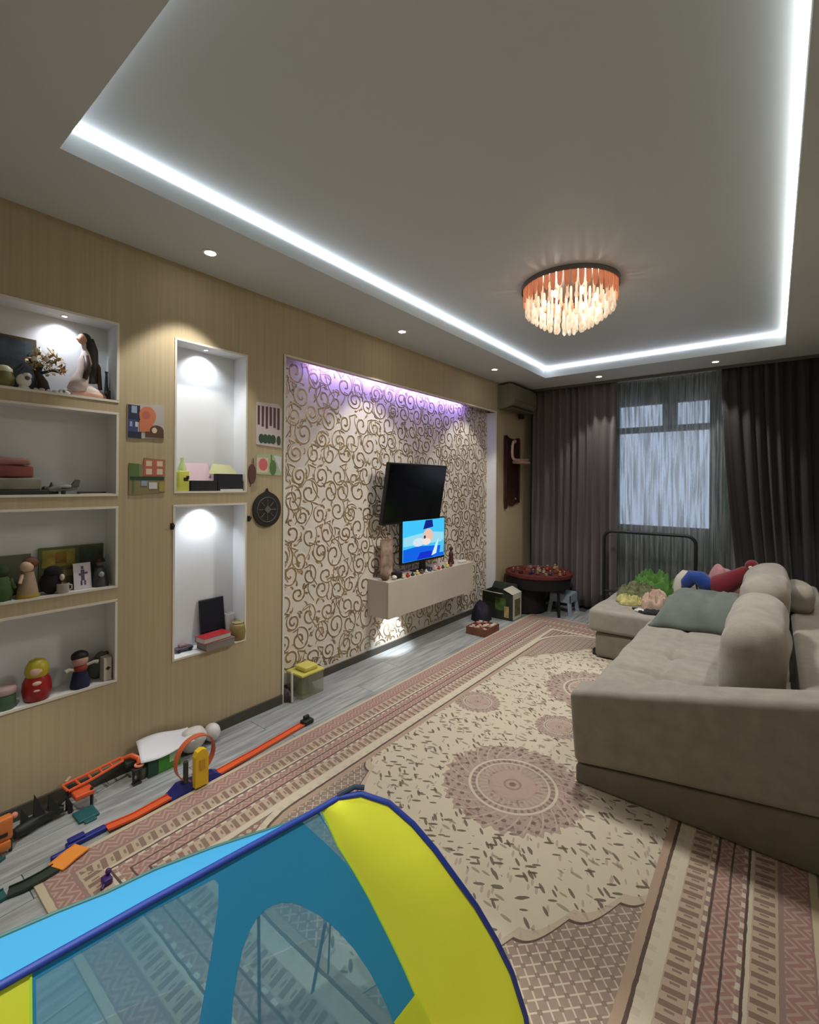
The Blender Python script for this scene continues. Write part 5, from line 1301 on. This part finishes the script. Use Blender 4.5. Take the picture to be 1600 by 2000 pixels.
def curve_track():
    t = thing('curved_track', 'curved teal and dark green toy track with an orange ramp end at the rug corner', 'toy track', (.42, .5, .001))
    track('ramp', '', [(.424, .672, .016), (.445, .62, .018), (.464, .572, .014)], .038, orange2, parent=t, lip=.006)
    track('dark_section', '', [(.464, .574, .012), (.470, .53, .012), (.464, .478, .008), (.448, .435, .003)], .026, dgreen, parent=t)
    pts = []
    for i in range(10):
        a = .15 - i / 9 * 1.9; pts.append((.34 + .105 * math.cos(a), .42 + .075 * math.sin(a), .003))
    track('teal_section', '', pts, .028, teal, parent=t)
    track('dark_section', '', [(.325, .35, .003), (.28, .37, .003), (.24, .41, .003), (.215, .46, .003)], .026, teal, parent=t)
    MB().rbox(.385, .405, .575, .66, .001, .020, r=.005).build('navy_clip', navy, t)
curve_track()
def orange_tower():
    t = thing('orange_track_tower', 'orange plastic track tower cut by the picture edge beside the black spiked toy', 'toy', (.2, .475, 0))
    m = MB(); m.rbox(.175, .215, .432, .500, .055, .145, r=.010, k=2).rbox(.180, .222, .440, .492, .02, .055, r=.006); m.build('body', mat('tower_orange', (214, 122, 58), .4), t, True)
    for y in (.438, .494): MB().tube([(.20, y, .001), (.20, y, .06)], .006, 8).build('post', dgreen, t, True)
    MB().rbox(.214, .219, .452, .482, .075, .09, r=.002).build('slot', mat('slot_black', (50, 30, 20), .6), t)
    MB().ball((.198, .506, .135), (.012, .012, .012), 10, 6).build('knob', mat('knob_pink', (216, 140, 118), .5), t, True)
orange_tower()
def spiky():
    t = thing('black_spiked_toy', 'black plastic toy wall with pointed fins on the floor by the niche wall', 'toy', (.12, .60, 0))
    bk = mat('toy_charcoal', (30, 32, 30), .5)
    MB().tube([(.150, .515, .03), (.135, .56, .028), (.125, .60, .034), (.118, .65, .036), (.122, .69, .028)], [.020, .028, .026, .028, .016], 9).build('base', bk, t, True)
    for (y, z, hgt, w) in ((.560, .045, .065, .020), (.605, .05, .10, .022), (.655, .05, .072, .022)):
        MB().add([(.115, y - w, z - .02), (.145, y - w, z - .02), (.145, y + w * 1.3, z - .02), (.115, y + w * 1.3, z - .02), (.128, y - w * .9, z + hgt)], [(3, 2, 1, 0), (0, 1, 4), (1, 2, 4), (2, 3, 4), (3, 0, 4)]).build('fin', bk, t)
    MB().tube([(.118, .65, .04), (.125, .70, .075), (.13, .715, .03), (.13, .715, .001)], .010, 7).build('arch', bk, t, True)
spiky()
def bridge():
    t = thing('orange_track_bridge', 'raised orange lattice track bridge on dark posts beside the niche wall', 'toy', (.10, .80, 0))
    z = .085
    rails = [((.055, .705, z + .01), (.06, .80, z + .018), (.045, .95, z + .022)), ((.105, .715, z), (.105, .80, z + .008), (.075, .95, z + .018))]
    for r in rails: MB().tube(r, .0065, 8).build('rail', orange, t, True)
    for i in range(6):
        f = i / 5; a = Vector(rails[0][0]).lerp(Vector(rails[0][2]), f); b = Vector(rails[1][0]).lerp(Vector(rails[1][2]), f)
        MB().tube([a, b], .0055, 7).build('rung', orange, t, True)
    MB().rbox(.09, .165, .725, .80, z - .030, z - .008, r=.006, k=2).build('claw', orange, t, True)
    for (x, y) in ((.10, .712), (.155, .79)):
        MB().tube([(x, y, .001), (x, y, z)], .007, 8).build('post', mat('post_dark', (36, 34, 34), .5), t, True)
    MB().rbox(.16, .25, .712, .792, .001, .012, r=.004).rbox(.22, .27, .73, .775, .001, .008, r=.003).build('foot_plate', teal, t)
    MB().tube([(.02, .745, .10), (.045, .72, .098)], .007, 7).build('pale_tip', mat('pale_tip_tan', (196, 160, 130), .5), t, True)
bridge()
def claw():
    t = thing('orange_claw_toy', 'orange claw toy on a black post between the track bridge and green box', 'toy', (.12, .985, 0))
    m = MB().tube([(.055, .95, .105), (.08, .985, .115), (.115, 1.005, .105), (.135, 1.0, .085)], [.008, .012, .012, .010], 8); m.build('arm', orange, t, True)
    MB().tube([(.135 + .017 * math.cos(a), 1.0 + .017 * math.sin(a), .083) for a in [2 * PI * i / 14 for i in range(14)]], .006, 7, closed=True).build('ring', mat('claw_peach', (236, 150, 116), .45), t, True)
    for dy in (-.014, .014): MB().tube([(.145, .985 + dy, .001), (.142, .985 + dy, .072)], .0055, 7).build('post', MATS['post_dark'], t, True)
    MB().rbox(.128, .160, .965, 1.005, .066, .076, r=.003).rbox(.128, .160, .965, 1.005, .001, .008, r=.003).build('post_block', MATS['post_dark'], t)
    MB().rbox(.03, .10, .955, 1.0, .07, .092, r=.005).build('dark_jaw', dgreen, t)
claw()
t = thing('green_box', 'bright green and dark carton lying by the niche wall under the white sheet', 'box', (.09, 1.12, 0))
MB().rbox(.03, .15, 1.085, 1.20, .001, .085, r=.003).build('carton', mat('bright_green_card', (66, 140, 40), .5), t)
MB().rbox(.028, .152, 1.035, 1.0845, .001, .088, r=.003).build('dark_end', mat('dark_green_card', (34, 66, 52), .5), t)
MB().box(.151, .1516, 1.14, 1.19, .035, .082).build('print', mat('pale_green_print', (170, 206, 150), .5), t)
fig('olive_cup', 'small olive grey cup on the floor beside the dark carton end', 'cup', .115, 1.02, 0.0005, [('cup', B().lathe([(.020, 0), (.026, .03), (.028, .055), (.024, .056), (.001, .02)], 16), mat('cup_olive', (104, 110, 92), .5)), ('rim', B().lathe([(.027, .053), (.030, .058), (.026, .060)], 16), MATS['cup_olive'])])
m = MB()
def sheet(u, v): return (.02 + .135 * v + .02 * u, 1.00 + .26 * u + .03 * (1 - v), .094 + .050 * (1 - v) * (1 - .3 * u) + .010 * math.sin(u * 5 + v * 3))
sset(MB().grid(14, 8, sheet).build('paper_sheet', mat('white_paper', (220, 222, 226), .7), None, True, 180, solid=.002), 'white paper sheet lying over the green carton by the niche wall', 'paper')
def bagfn(p): return p + Vector((noise.noise(p * 16), noise.noise(p * 16 + Vector((3, 1, 0))), 0)) * .014
sset(MB().ball((.085, 1.29, .066), (.055, .075, .065), 20, 13, fn=bagfn).build('white_bag', mat('white_bag_plastic', (212, 208, 200), .5), None, True, 180), 'crumpled white plastic bag on the floor seen through the orange loop', 'bag')
sset(MB().ball((.07, 1.415, .050), (.046, .046, .049), 18, 12).build('white_ball', mat('white_ball_plastic', (222, 218, 216), .45), None, True, 180), 'white round ball against the baseboard beyond the orange loop', 'ball')
t = thing('purple_figure', 'small purple plastic figure on the rug border beside the tent roof', 'toy', (.677, .668, ZR))
pu = mat('purple_plastic', (66, 36, 110), .45)
MB().rbox(.662, .70, .655, .685, ZR + .0005, ZR + .022, r=.006, k=2).build('body', pu, t, True)
MB().ball((.672, .678, ZR + .032), (.011, .010, .012), 10, 7).build('head', pu, t, True)
MB().tube([(.69, .66, ZR + .012), (.705, .645, ZR + .006)], .005, 7).build('arm', pu, t, True)
